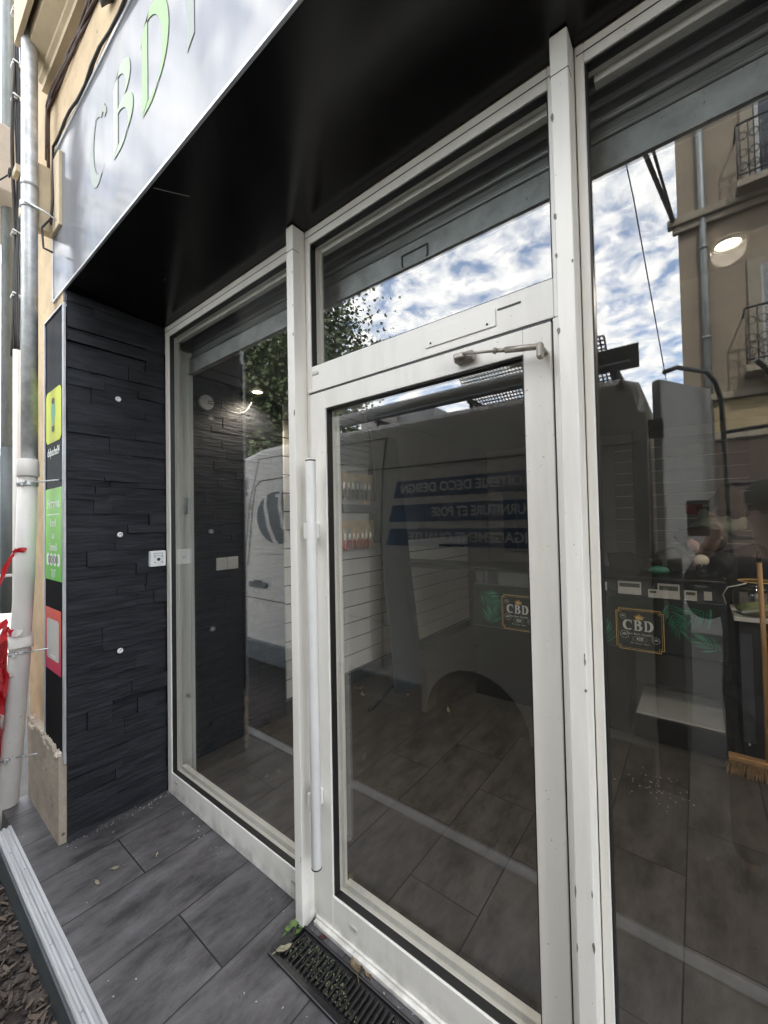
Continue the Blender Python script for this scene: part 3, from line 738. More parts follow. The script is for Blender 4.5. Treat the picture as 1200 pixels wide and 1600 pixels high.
# closer arm on the top rail
cl = thing('door_closer_arm', (2.06, -.03, 1.95), 'tarnished metal closer arm across the top corner of the door', 'door closer')
clm = mat('tarnished_metal', (.34, .31, .27), .4, .6, var=.2, scale=30)
mb = MB().box(1.925, 1.985, -.030, -.0045, 1.985, 2.012, .006); mb.box(1.93, 1.965, -.042, -.028, 1.990, 2.008, .005); mb.build('hinge_bracket', clm, cl)
mb = MB().tube([(1.96, -.040, 2.000), (2.062, -.046, 1.979)], .0036, 10); mb.build('rod', clm, cl)
mb = MB().tube([(2.055, -.046, 1.9805), (2.061, -.046, 1.979)], .0085, 6); mb.tube([(2.064, -.046, 1.9785), (2.09, -.048, 1.973)], .0055, 10); mb.build('adjusting_nut', clm, cl)
mb = MB().tube([(2.088, -.048, 1.973), (2.172, -.052, 1.957)], .0085, 8); mb.build('arm', clm, cl)
mb = MB(); mb.tube([(2.175, -.058, 1.955), (2.175, -.004, 1.955)], .0075, 12); mb.box(2.168, 2.184, -.062, -.040, 1.925, 1.966, .006); mb.build('pivot', clm, cl)

# key switch box on the frame edge
kb = thing('key_switch', (.02, -.05, 1.32), 'small white square key switch box on the slate pier beside the window frame', 'switch')
MB().box(.010, .042, -.094, -.012, 1.300, 1.388, .004).build('housing', white2, kb)
def discx(mb, x, y, z, r, d=.001, n=18): mb.prism([(r * math.cos(2 * PI * i / n), r * math.sin(2 * PI * i / n)) for i in range(n)], d, vmat(Vector((0, 1, 0)), Vector((0, 0, 1)), Vector((1, 0, 0)), (x, y, z)))
mb = MB(); discx(mb, .0421, -.052, 1.340, .009, .002)
for dy, dz in ((-.02, -.016), (.02, -.016), (-.02, .014), (.02, .014)): discx(mb, .0421, -.052 + dy, 1.340 + dz, .003)
mb.box(.0421, .0428, -.075, -.030, 1.360, 1.3615); mb.box(.0421, .0428, -.075, -.030, 1.374, 1.3755); mb.box(.0421, .0428, -.0755, -.0745, 1.360, 1.3755); mb.box(.0421, .0428, -.0305, -.0295, 1.360, 1.3755)
mb.build('keyhole', ink, kb)

# ================================================================ ROLLER SHUTTER (inside, behind the glass)
sh = thing('roller_shutter', (2, .15, 2.4), 'grey roller shutter rolled up behind the glass, its bottom rail showing', 'roller shutter')
mb = MB()
z = 2.560
while z < 2.74:
    mb.tube([(.03, .150, z), (4.2, .150, z)], .0075, 8); mb.tube([(.03, .156, z + .014), (4.2, .156, z + .014)], .005, 6); mb.box(.03, 4.2, .156, .160, z, z + .048); z += .048
mb.build('slat_curtain', mat('shutter_slat', (.26, .27, .265), .38, .5, var=.25, scale=5, stretch=(.3, 1, 1)), sh)
br_ = MB().box(.024, 4.2, .143, .166, 2.456, 2.548, .003); br_.box(.024, 4.2, .132, .143, 2.456, 2.461, .001)
br_ = br_.build('bottom_rail', mat('shutter_rail', (.36, .375, .37), .5, .35, var=.22, scale=12, bump=.1, speck=((.2, .2, .19), 60, .7)), sh)
mb = MB()
dp = [(1.69 + .055 * math.cos(R(a)), .139, 2.512 - .030 + .05 * math.sin(R(a)) * .8) for a in range(180, 361, 15)]
mb.tube([(1.635, .139, 2.512)] + dp + [(1.745, .139, 2.512), (1.635, .139, 2.512)], .003, 8)
mb.build('pull_ring', dark_gray, br_)
MB().box(-.16, 4.9, .19, 1.0, 2.5025, 2.62).build('roll_casing', mat('casing_dark', (.05, .052, .052), .6, var=.2), sh)
mb = MB().box(-.06, .020, .088, .104, 0.0, 2.60, .002); mb.box(-.06, .020, .148, .166, 0.0, 2.60, .002); mb.box(-.06, .004, .104, .148, 0, 2.6)
gr_ = mb.build('guide_rail', mat('guide_white', (.80, .81, .77), .4, var=.08, scale=5, stretch=(1, 1, .2)), sh)
mb = MB().box(.004, .024, .10, .128, 1.60, 1.70, .003); mb.tube([(.02, .10, 1.695), (.022, .135, 1.690)], .003, 8); mb.build('latch', galv, gr_)
mb = MB().tube([(.018, .117, .51), (.034, .117, .51)], .009, 8); mb.tube([(.028, .117, .51), (.030, .128, .495)], .0035, 6); mb.build('bolt', galv, gr_)

# ================================================================ SHOP INTERIOR
room = thing('shop_room', (2, 2.6, 0), 'dim interior walls and ceiling of the emptied shop behind the glass', 'room')
mb = MB().box(-.26, 5.2, .47, 5.3, 2.625, 2.755); mb.build('ceiling', ceil_m, room)
MB().box(-.26, 5.2, 5.05, 5.29, 0, 2.62).build('back_wall', wall_in, room)
MB().box(4.9, 5.2, .05, 5.04, 0, 2.62).build('side_wall', wall_dark, room)
MB().box(-.26, -.17, .99, 5.04, 0, 2.62).build('side_wall', mat('grey_wall_paint', (.13, .125, .115), .8, var=.1), room)
mb = MB().box(-.26, -.175, .0, .985, 0, 2.62); z = 0
while z < 2.6:
    h = rnd.uniform(.03, .08); y = .168
    while y < .98:
        y1 = min(.985, y + rnd.uniform(.12, .4)); mb.box(-.178, -.162 + rnd.uniform(0, .008), y, y1 - .001, z, min(2.62, z + h - .001)); y = y1
    z += h
mb.build('dark_slate_lining', slate, room)
mb = MB().box(-.168, -.150, .99, 4.28, 0.0, .10, .002); mb.box(2.5, 4.9, 5.035, 5.049, 0, .1, .002); mb.build('skirting', wall_dark, room)

def slatwall(name, label, axis, p, a0, a1, z0, z1, pitch=.15, m=slat_m, strip=None):
    t = thing(name, (p if axis == 'x' else (a0 + a1) / 2, (a0 + a1) / 2 if axis == 'x' else p, z0), label, 'slatwall')
    mb = MB(); mg = MB(); z = z0
    while z < z1 - .02:
        zt = min(z + pitch - .010, z1)
        if axis == 'x': mb.box(p, p + .016, a0, a1, z, zt, .002); mg.box(p, p + .004, a0 + .001, a1 - .001, zt + .0005, min(z1, zt + .0095))
        else: mb.box(a0, a1, p - .016, p, z, zt, .002); mg.box(a0 + .001, a1 - .001, p - .018, p - .012, zt + .002, min(z1, zt + .0095))
        z += pitch
    mb.build('slat_panel', m, t)
    mg.build('groove_strip', strip or seam, t)
slatwall('slatwall', 'tall white slatwall with dark grooves on the left inside wall carrying the trays', 'x', -.168, .992, 2.05, .13, 2.61)
slatwall('slatwall', 'low white slatwall with dark grooves on the left inside wall beyond the leaning board', 'x', -.168, 2.055, 4.25, .13, 1.31)
sgrey = mat('grey_slat_panel', (.30, .29, .27), .6, var=.05)
slatwall('slatwall', 'grey slatwall with bright metal inserts on the back wall behind the counter', 'y', 5.045, 1.62, 2.95, .9, 2.5, .15, sgrey, mat('bright_insert', (.85, .85, .82), .3, .2))
o = MB().box(1.84, 2.03, 4.93, 5.02, 0, 2.62, .004).build('wall_pillar', wall_dark); tag(o, 'dark vertical pillar in front of the back slatwall', 'pillar')
o = thing('wall_cabinet', (.35, 4.9, 1.0), 'dark open cabinet hanging on the pale back wall left of the counter', 'cabinet')
MB().box(.19, .62, 4.75, 5.04, 1.05, 1.93, .004).build('carcass', wall_dark, o)
mb = MB().box(.21, .395, 4.738, 4.75, 1.07, 1.91, .002); mb.box(.415, .60, 4.738, 4.75, 1.07, 1.91, .002); mb.build('door_pair', black, o)

# leaning board
bd = bmesh.new()
P0, P1, P2, P3 = Vector((.315, 1.80, 0.0)), Vector((.37, 2.18, 0.0)), Vector((-.10, 2.46, 2.42)), Vector((-.10, 2.03, 2.46))
nn = (P1 - P0).cross(P3 - P0).normalized() * .018
vs = [bd.verts.new(p) for p in (P0, P1, P2, P3)] + [bd.verts.new(p + nn) for p in (P0, P1, P2, P3)]
for q in ((0, 1, 2, 3), (7, 6, 5, 4), (0, 4, 5, 1), (1, 5, 6, 2), (2, 6, 7, 3), (3, 7, 4, 0)): bd.faces.new([vs[i] for i in q])
bmesh.ops.recalc_face_normals(bd, faces=bd.faces[:])
bmesh.ops.bevel(bd, geom=bd.edges[:], offset=.003, segments=1, affect='EDGES')
mb = MB(); mb.add(bd); tag(mb.build('leaning_board', board_m), 'tall anthracite board leaning against the white slatwall', 'board')

ORD = ['first', 'second', 'third', 'fourth', 'fifth', 'sixth', 'seventh', 'eighth', 'ninth', 'tenth', 'eleventh', 'twelfth']
# display trays on slatwall with bottles
def tray(z0, z1, label, m_c, caps, body, grp, lab):
    t = thing('display_tray', (-.09, 1.84, z0), label, 'display tray')
    MB().box(-.150, -.144, 1.57, 2.11, z0, z1, .001).build('back_card', card, t)
    mb = MB().box(-.150, -.02, 1.57, 2.11, z0 - .012, z0, .001); mb.box(-.026, -.020, 1.57, 2.11, z0, z0 + .07, .001); mb.build('acrylic_shelf', clear, t)
    n = 7
    proto = None
    for i in range(n):
        y = 1.61 + i * (.46 / (n - 1)) * .78
        if proto is None:
            b0 = thing('vape_bottle', (-.07, y, z0 + .0005), lab, 'bottle', grp)
            mb = MB().lathe([(.016, 0), (.018, .004), (.018, .075), (.010, .088), (.010, .092)], (-.07, y, z0 + .0005), 14); mb.build('bottle_body', body, b0)
            mb = MB().lathe([(.013, .092), (.013, .115), (.008, .150), (0, .150)], (-.07, y, z0 + .0005), 12); mb.build('cap', caps, b0)
            proto = b0; b0['label'] = lab.replace('small', ORD[0] + ' small') + ', counted from the left'
        else:
            c = proto.copy(); C.objects.link(c); c.location = (-.07, y, z0 + .0005); c['label'] = lab.replace('small', ORD[i] + ' small') + ', counted from the left'
            for ch in proto.children:
                d = ch.copy(); C.objects.link(d); d.parent = c
    return t
tray(1.745, 2.005, 'upper acrylic tray with kraft cards on the left slatwall', card, white2, black, 'dark bottles in the upper tray', 'small dark bottle with white cap in the upper slatwall tray')
tray(1.275, 1.545, 'lower acrylic tray with kraft cards on the left slatwall', card, white2, bottle_red, 'red bottles in the lower tray', 'small red bottle with white cap in the lower slatwall tray')
for i, (y, z, w_) in enumerate(((1.66, 1.86, .13), (1.86, 1.86, .13), (2.0, 1.80, .09), (1.70, 1.40, .09), (1.87, 1.40, .09), (2.02, 1.40, .08))):
    o = MB().box(-.140, -.125, y - w_ / 2, y + w_ / 2, z - .10, z + .07, .002).build('product_card', [card, paper, card, paper, card, card][i])
    tag(o, ['kraft pouch at the left end of the upper slatwall tray', 'white pouch in the middle of the upper slatwall tray', 'narrow kraft pouch at the right end of the upper slatwall tray',
            'white packet at the left end of the lower slatwall tray', 'kraft packet in the middle of the lower slatwall tray', 'kraft packet at the right end of the lower slatwall tray'][i], 'packet', 'packets in the slatwall trays')
o = MB().box(-.150, -.10, 1.58, 2.10, 1.615, 1.70, .01).build('grey_holder', mat('holder_grey', (.12, .13, .14), .4)); tag(o, 'empty grey holder hooked between the two slatwall trays', 'holder')
ap = thing('arrow_frame', (-.14, 1.8, 2.05), 'green tinted leaflet rack at the top of the slatwall', 'rack')
mb = MB()
for i in range(5): mb.box(-.150, -.12 + .004 * i, 1.60, 2.06, 2.10 + i * .065, 2.106 + i * .065, .001)
mb.build('shelf_set', mat('rack_green', (.10, .16, .13), .5), ap)
MB().box(-.151, -.148, 1.60, 2.06, 2.08, 2.44).build('rack_back', mat('rack_grey', (.20, .24, .22), .5), ap)

# worktop between slatwall and counter with small bottles
wt = thing('worktop', (.3, 2.35, 1.1), 'thin black worktop running from the slatwall to the counter', 'worktop')
MB().box(-.148, .872, 2.24, 2.62, 1.075, 1.115, .003).build('top', black, wt)
o = MB().box(-.60 + .45, .20, 3.42, 3.60, 1.20, 1.225, .003).build('wall_shelf', black); tag(o, 'black shelf with a row of small bottles by the leaning board', 'shelf')
pr = None
for i in range(12):
    x = -.10 + i * .024
    if pr is None:
        pr = MB().lathe([(.009, 0), (.009, .045), (.004, .052), (.004, .075), (0, .075)], (0, 0, 0), 10).build('sample_vial', print_w, org=(0, 0, 0)); pr.location = (x, 3.5, 1.2255)
        tag(pr, 'first tiny vial from the left on the black shelf by the board', 'vial', 'vials on the black shelf')
    else:
        c = pr.copy(); C.objects.link(c); c.location = (x, 3.5, 1.2255); c['label'] = ORD[i] + ' tiny vial from the left on the black shelf by the board'

# ---------------- counter
ct = thing('shop_counter', (1.7, 2.5, 0), 'black shop counter with dark green leaf graphic and glass showcase below', 'counter')
MB().box(.88, 2.05, 2.245, 2.80, 0.0, .60, .004).build('base', black, ct)
MB().box(.88, 2.60, 2.236, 2.80, .605, .965, .004).build('front_panel', sign_blk, ct)
MB().box(.88, 2.60, 2.20, 2.80, 1.085, 1.112, .003).build('countertop', black, ct)
mb = MB().box(.90, 2.585, 2.225, 2.2265, .968, 1.08); mb.build('price_rail', clear, ct)
MB().box(.89, 2.59, 2.29, 2.78, .968, 1.08).build('price_shelf_core', wall_dark, ct)
MB().box(2.092, 2.612, 2.20, 2.76, .018, .168, .003).build('showcase_base', black, ct)
MB().box(2.10, 2.57, 2.215, 2.74, .170, .182, .001).build('showcase_shelf', mat('shelf_grey', (.70, .70, .67), .35), ct)
MB().box(2.574, 2.614, 2.20, 2.76, .170, .60, .002).build('showcase_side', black, ct)
MB().box(2.10, 2.572, 2.205, 2.211, .170, .60).build('showcase_glass', clear, ct)
MB().box(2.06, 2.58, 2.60, 2.79, .262, .60).build('showcase_back', wall_dark, ct)
for x, y in ((2.13, 2.24), (2.57, 2.24), (2.13, 2.7), (2.57, 2.7)):
    mb = MB().tube([(x - .008, y, .009), (x + .008, y, .009)], .009, 10); mb.build('caster', galv, ct)
# leaf graphic
def blade(mb, x, z, a, l, wd, bend, M):
    L_, R_ = [], []
    for k in range(9):
        u = k / 8; aa = a + bend * u
        px_, pz_ = x + l * u * math.cos(a + bend * u * .5), z + l * u * math.sin(a + bend * u * .5)
        ww = wd * (math.sin(PI * min(1, .12 + u * .88))) 
        L_.append((px_ - ww * math.sin(aa), pz_ + ww * math.cos(aa))); R_.append((px_ + ww * math.sin(aa), pz_ - ww * math.cos(aa)))
    mb.prism(L_ + R_[::-1], .0005, M)
ml, md = MB(), MB()
rg = random.Random(5)
lay = 0
for cx, cz, a0, fl_ in ((1.04, .64, 80, 1), (.96, .90, -30, 1), (1.50, .62, 60, 1), (1.74, .92, -50, -1), (2.52, .93, 215, 1), (2.30, .93, -70, 1), (2.60, .64, 150, -1), (1.92, .62, 100, 1)):
    for k in range(9):
        t_ = k / 8; sx0, sz0 = cx + .17 * t_ * math.cos(R(a0)), cz + .17 * t_ * math.sin(R(a0))
        for sd_ in (-1, 1):
            a = R(a0 + sd_ * (62 - 30 * t_) + rg.uniform(-6, 6)); l = .13 * (1 - .45 * t_) * rg.uniform(.8, 1.1)
            x2, z2 = sx0 + l * math.cos(a), sz0 + l * math.sin(a)
            if not (.90 < x2 < 2.58 and .615 < z2 < .955 and .9 < sx0 < 2.58 and .615 < sz0 < .955): continue
            lay += 1
            blade(ml if rg.random() < .3 else md, sx0, sz0, a, l, l * .055, sd_ * -.4, FRONT(0, 2.2348 - .00001 * lay, 0))
ml.build('leaf_print', leaf_print2, ct); md.build('leaf_print', leaf_print, ct)
# price cards
for i, (x0, x1, z0, z1) in enumerate(((1.905, 1.94, 1.0, 1.06), (2.01, 2.15, .985, 1.075), (2.19, 2.245, .975, 1.03), (2.245, 2.365, .975, 1.075), (2.39, 2.455, .975, 1.04), (2.49, 2.53, .985, 1.04))):
    t = thing('price_card', ((x0 + x1) / 2, 2.222, z0), ['tiny white price card at the left end of the counter rail', 'wide white price card, first from the left beside the tiny one on the counter rail', 'small white price card touching the largest card on the counter rail',
        'largest white price card in the middle of the counter rail', 'small grey price card right of the largest one on the counter rail', 'plain white price card at the right end of the counter rail'][i], 'price card', 'price cards on the counter rail')
    MB().box(x0, x1, 2.2215, 2.2245, z0, z1).build('card', paper, t)
    if x1 - x0 > .05:
        mb = MB().box(x0 + .008, x1 - .008, 2.2208, 2.2213, z0 + (z1 - z0) * .55, z0 + (z1 - z0) * .85); mb.build('dark_print', mat('dark_photo', (.06, .07, .05), .5, var=.6, scale=60), t)

# CBD signs on the counter front
def crown(M, mb, x, z, s):
    mb.prism([(x - s, z + s * .75), (x - s * .62, z), (x + s * .62, z), (x + s, z + s * .75), (x + s * .55, z + s * .35), (x + s * .42, z + s * 1.05), (x + s * .2, z + s * .38), (x, z + s * 1.35), (x - s * .2, z + s * .38), (x - s * .42, z + s * 1.05), (x - s * .55, z + s * .35)][::-1], .0006, M)
    mb.prism([(x - s * .6, z - s * .12), (x + s * .6, z - s * .12), (x + s * .6, z - s * .02), (x - s * .6, z - s * .02)], .0006, M)
def serif(mb, ch, x, z, h, M):
    w_ = h * .8; st = h * .085; th = h * .035
    d = .0008
    if ch == 'C':
        ribbon(mb, arc(x + w_ * .5, z + h * .5, w_ * .42, h * .46, 50, 310, 18), (st, 0), M, d, th)
        mb.prism([(x + w_ * .80, z + h * .66), (x + w_ * .88, z + h * .66), (x + w_ * .88, z + h * .96), (x + w_ * .84, z + h * .96)], d * 1.1, M)
    else:
        ribbon(mb, [(x + w_ * .22, z), (x + w_ * .22, z + h)], (st, 0), M, d, 0)
        mb.prism([(x + w_ * .0, z), (x + w_ * .42, z), (x + w_ * .42, z + h * .05), (x + w_ * .0, z + h * .05)], d * 1.1, M)
        mb.prism([(x + w_ * .0, z + h * .95), (x + w_ * .42, z + h * .95), (x + w_ * .42, z + h), (x + w_ * .0, z + h)], d * 1.1, M)
        if ch == 'B':
            ribbon(mb, [(x + w_ * .3, z + h * .975)] + arc(x + w_ * .42, z + h * .76, w_ * .25, h * .215, 90, -90, 10) + [(x + w_ * .3, z + h * .54)], (st, 0), M, d * .9, th)
            ribbon(mb, [(x + w_ * .3, z + h * .53)] + arc(x + w_ * .45, z + h * .275, w_ * .30, h * .25, 90, -90, 10) + [(x + w_ * .3, z + h * .025)], (st, 0), M, d * .8, th)
        if ch == 'D': ribbon(mb, [(x + w_ * .3, z + h * .97)] + arc(x + w_ * .42, z + h * .5, w_ * .40, h * .47, 90, -90, 16) + [(x + w_ * .3, z + h * .03)], (st, 0), M, d * .9, th)
def cbd_sign(x0, z0, label):
    W, H = .292, .295; Y = 2.228
    t = thing('counter_sign', (x0 + W / 2, Y, z0), label, 'sign')
    n_ = .018
    def notch(i):   # notched corner outline
        a0, a1, b0, b1 = x0 + i, x0 + W - i, z0 + i, z0 + H - i
        return [(a0 + n_, b0), (a1 - n_, b0), (a1 - n_, b0 + n_), (a1, b0 + n_), (a1, b1 - n_), (a1 - n_, b1 - n_), (a1 - n_, b1), (a0 + n_, b1), (a0 + n_, b1 - n_), (a0, b1 - n_), (a0, b0 + n_), (a0 + n_, b0 + n_)]
    mb = MB(); mb.prism(notch(0), .003, FRONT(0, Y + .003, 0)); mb.build('sign_plate', sign_blk, t)
    mb = MB(); M = FRONT(0, Y - .0002, 0)
    for ins, wd in ((.006, .0038), (.016, .0016)):
        P = notch(ins)
        for i in range(12):
            (xa, za), (xb, zb) = P[i], P[(i + 1) % 12]
            mb.prism([(min(xa, xb) - wd / 2, min(za, zb) - wd / 2), (max(xa, xb) + wd / 2, min(za, zb) - wd / 2), (max(xa, xb) + wd / 2, max(za, zb) + wd / 2), (min(xa, xb) - wd / 2, max(za, zb) + wd / 2)], .0006 + .00002 * i, M)
    crown(M, mb, x0 + W / 2, z0 + .222, .032); mb.build('gold_border', gold, t)
    mb = MB(); h = .062
    for ch, dx in (('C', .050), ('B', .112), ('D', .172)): serif(mb, ch, x0 + dx, z0 + .142, h * 1.15, M)
    mb.text('The Best Quality', .020, FRONT(x0 + W / 2, Y - .0004, z0 + .118), .0002, sx_=1.15)
    mb.text('420', .028, FRONT(x0 + W / 2, Y - .0004, z0 + .085), .0002, bold=.0006)
    mb.text('Oil - Flower - Resin', .014, FRONT(x0 + W / 2, Y - .0004, z0 + .053), .0002)
    P = rrect(x0 + W / 2 - .042, x0 + W / 2 + .042, z0 + .070, z0 + .100, .014)
    for i in range(len(P)):
        a, b2 = P[i], P[(i + 1) % len(P)]
        if math.hypot(a[0] - b2[0], a[1] - b2[1]) > 1e-5: mb.tube([(a[0], Y - .0006, a[1]), (b2[0], Y - .0006, b2[1])], .0006, 4)
    mb.build('sign_lettering', print_w, t)
    mb = MB()
    for cx, cz, r in ((x0 + .055, z0 + .108, .026), (x0 + W - .052, z0 + .088, .022), (x0 + .048, z0 + .235, .017)):
        for k in range(18):
            a0, a1 = 2 * PI * k / 18, 2 * PI * (k + 1) / 18
            mb.tube([(cx + r * math.cos(a0), Y - .0007, cz + r * math.sin(a0)), (cx + r * math.cos(a1), Y - .0007, cz + r * math.sin(a1))], .0011, 4)
        mb.box(cx - r * .6, cx + r * .6, Y - .0009, Y - .0003, cz - r * .12, cz + r * .12); mb.box(cx - r * .35, cx + r * .35, Y - .0009, Y - .0003, cz + r * .25, cz + r * .42)
    mb.build('badge', van_txt, t)
cbd_sign(1.140, .605, 'black and gold sign with a crown on the counter seen through the door')
cbd_sign(1.985, .592, 'black and gold sign with a crown on the counter seen through the right window')

# things on the counter
o = thing('black_tray', (2.03, 2.42, 1.1125), 'black angular tray standing at the left of the visible countertop', 'tray')
mb = MB(); mb.prism([(-.09, .02), (-.04, 0), (.10, 0), (.13, .11), (.02, .155), (-.11, .145)], .06, FRONT(2.03, 2.45, 1.1125)); mb.build('tray_body', black, o)
o = MB().sphere((2.24, 2.42, 1.14), .055, (1.2, 1, .55)).build('teal_pouch', teal); tag(o, 'small teal green pouch on the countertop', 'pouch')
mb = MB().tube([(2.33, 2.42, 1.1125), (2.33, 2.42, 1.12)], .022, 12); mb.tube([(2.33, 2.42, 1.12), (2.33, 2.42, 1.17)], .004, 6); tag(mb.build('card_stand', black), 'tiny black upright card stand on the countertop', 'stand')
sk = thing('glass_skull', (2.49, 2.38, 1.1125), 'pale skull shaped glass ornament on the countertop', 'ornament')
mb = MB().sphere((2.485, 2.38, 1.225), .042, (1, 1.05, .95)); mb.build('skull_cap', skull_m, sk)
mb = MB().sphere((2.49, 2.37, 1.185), .034, (1, .9, 1)); mb.lathe([(.022, 0), (.026, .01), (.018, .03), (.024, .05), (.026, .06)], (2.495, 2.37, 1.1125), 14); mb.build('jaw', clear, sk)
mb = MB().sphere((2.474, 2.335, 1.195), .009); mb.sphere((2.499, 2.333, 1.195), .009); mb.build('eye_socket', ink, sk)
mb = MB()
for dx, dz in ((.03, 0), (.055, .01), (-.035, 0)): mb.lathe([(.010, 0), (.012, .02), (.006, .035), (.009, .04)], (2.50 + dx, 2.36, 1.1125 + dz), 12)
tag(mb.build('glass_pipe', clear), 'cluster of small clear glass tubes beside the skull ornament', 'glassware')

def lump(name, m, c, r, sc, seed, label, cat, amp=.3, q=3):
    b = bmesh.new(); bmesh.ops.create_icosphere(b, subdivisions=q, radius=r)
    for v in b.verts:
        d = noise.noise(v.co * (2.4 / r * .5) + Vector((seed, 0, 0))) * amp + abs(noise.noise(v.co * (6 / r * .5) + Vector((0, seed, 0)))) * amp * .6
        v.co *= 1 + d
    for f in b.faces: f.smooth = True
    mb = MB(); mb.add(b, Matrix.Translation(c) @ Matrix.Diagonal((*sc, 1))); return tag(mb.build(name, m), label, cat)
lump('coat_pile', black_matt, (2.78, 3.05, 1.13), .17, (1.1, .7, .95), 3, 'big black jacket heaped on a stand behind the counter', 'jacket')
o = thing('coat_stand', (2.78, 3.1, 0), 'black stand carrying heaped jackets behind the counter', 'stand')
mb = MB().tube([(2.78, 3.1, 0.0), (2.78, 3.1, 1.0)], .02, 10); mb.box(2.62, 2.94, 2.95, 3.25, .95, .98, .005); mb.build('frame', black, o)
lump('cloth_heap', sage, (2.58, 3.0, 1.46), .14, (1.1, .6, .75), 9, 'grey green cloth draped above the black jacket', 'cloth', .5)
lump('brown_bag', mat('dark_brown', (.045, .035, .028), .7, var=.3), (2.49, 2.85, 1.35), .12, (1.3, .7, .8), 14, 'dark brown bag slumped above the skull ornament', 'bag', .35)
lump('pink_cloth', skin_pink, (2.44, 2.70, 1.31), .045, (.8, .6, .9), 21, 'small pinkish cloth tucked beside the dark brown bag', 'cloth', .3)
o = MB().box(2.45, 2.70, 2.9, 3.2, .0, 1.24, .01).build('storage_box', wall_dark); tag(o, 'dark cupboard behind the counter holding the heaped bags', 'cupboard')
lump('black_pouch', black_matt, (2.57, 2.52, 1.19), .085, (1.0, .8, .9), 31, 'crumpled black pouch at the right end of the countertop behind the skull', 'pouch')
lump('dark_sack', mat('dark_sack', (.03, .03, .028), .7), (2.30, 2.66, 1.19), .10, (1.2, .7, .8), 37, 'dark crumpled sack on the back of the countertop behind the teal pouch', 'sack', .4)
lump('hanging_bag', mat('brown_black', (.035, .026, .02), .8), (2.66, 2.95, 1.62), .11, (1.0, .6, 1.2), 41, 'dark brown bag piled on top of the grey green cloth', 'bag', .45)
rb = thing('red_wall_box', (2.44, 5.0, 1.54), 'small red box fixed on the grey back slatwall', 'box')
MB().box(2.36, 2.525, 4.98, 5.028, 1.545, 1.66, .004).build('box_body', red_box, rb); mb = MB(); mb.box(2.46, 2.50, 4.976, 4.980, 1.58, 1.635, .001); mb.build('dark_print', ink, rb)

# white shelf, jar
sf = thing('white_shelf', (2.85, 2.42, 0), 'white topped shelf unit right of the counter carrying the glass jar', 'shelf')
MB().box(2.635, 3.4, 2.30, 2.75, .858, .882, .002).build('shelf_top', white2, sf)
mb = MB().box(2.66, 3.38, 2.34, 2.73, 0, .855, .003); mb.build('shelf_body', wall_dark, sf)
mb = MB().box(2.66, 2.72, 2.325, 2.339, .10, .78, .002); mb.build('door_edge', dark_gray, sf)
jr = thing('glass_jar', (2.76, 2.42, .8825), 'round clear glass jar with herbs on the white shelf', 'jar')
MB().lathe([(.07, 0), (.105, .02), (.125, .08), (.12, .15), (.09, .19), (.085, .205), (.095, .215)], (2.76, 2.43, .8825), 28).build('jar_body', clear, jr)
MB().lathe([(.06, .004), (.098, .022), (.112, .05), (.05, .075), (0, .082)], (2.76, 2.43, .8825), 20).build('herbs', weeds_glass, jr)
mb = MB(); mb.tube([(2.76 + .092 * math.cos(2 * PI * k / 20), 2.43 + .092 * math.sin(2 * PI * k / 20), 1.10) for k in range(21)], .0035, 6); mb.build('rim', gold, jr)
o = MB().box(2.67, 2.86, 2.308, 2.312, .93, .945, 0, Matrix.Rotation(R(14), 4, 'Y').to_3x3().to_4x4().inverted()).build('white_stick', paper); tag(o, 'flat white paper strip leaning on the glass jar', 'paper strip')
o = MB().box(2.86, 2.98, 2.5, 2.6, .8825, 1.06, .01).build('red_tin', mat('dull_red', (.22, .03, .03), .4)); tag(o, 'dark red tin behind the broom handle on the white shelf', 'tin')
o = MB().box(2.83, 2.99, 2.62, 2.70, .8825, 1.18, .01).build('blue_box', mat('dull_blue', (.03, .08, .20), .5)); tag(o, 'dull blue box behind the red tin on the white shelf', 'box')
mb = MB(); mb.tube([(2.60, 2.30, .96), (2.585, 2.29, 1.02), (2.61, 2.285, 1.07), (2.66, 2.285, 1.085), (2.70, 2.29, 1.10)], .004, 6); tag(mb.build('white_cable', white2), 'short white cable curling off the counter end toward the jar', 'cable')

# broom
bm_ = thing('broom', (2.74, 2.12, 0), 'wooden broom with straw bristles leaning on the white shelf', 'broom')
mb = MB().tube([(2.752, 2.118, .10), (2.762, 2.20, .70), (2.762, 2.285, 1.235)], .013, 12); mb.build('handle', wood, bm_)
mb = MB().tube([(2.762, 2.282, 1.235), (2.762, 2.292, 1.30)], [.015, .011], 12); mb.build('handle_tip', black, bm_)
mb = MB().box(2.575, 2.93, 2.085, 2.14, .070, .102, .006); mb.build('broom_head', wood, bm_)
mb = MB()
for i in range(70):
    x = 2.58 + .345 * (i + .5) / 70
    for j in range(5):
        y = 2.09 + .045 * j / 4; xx = x + rnd.uniform(-.003, .003)
        mb.tube([(xx, y, .071), (xx + (x - 2.75) * .12 + rnd.uniform(-.008, .008), y + (j - 2) * .010 + rnd.uniform(-.006, .006) - .01, rnd.uniform(.0005, .006))], .0016, 4, False)
mb.build('bristles', straw, bm_)

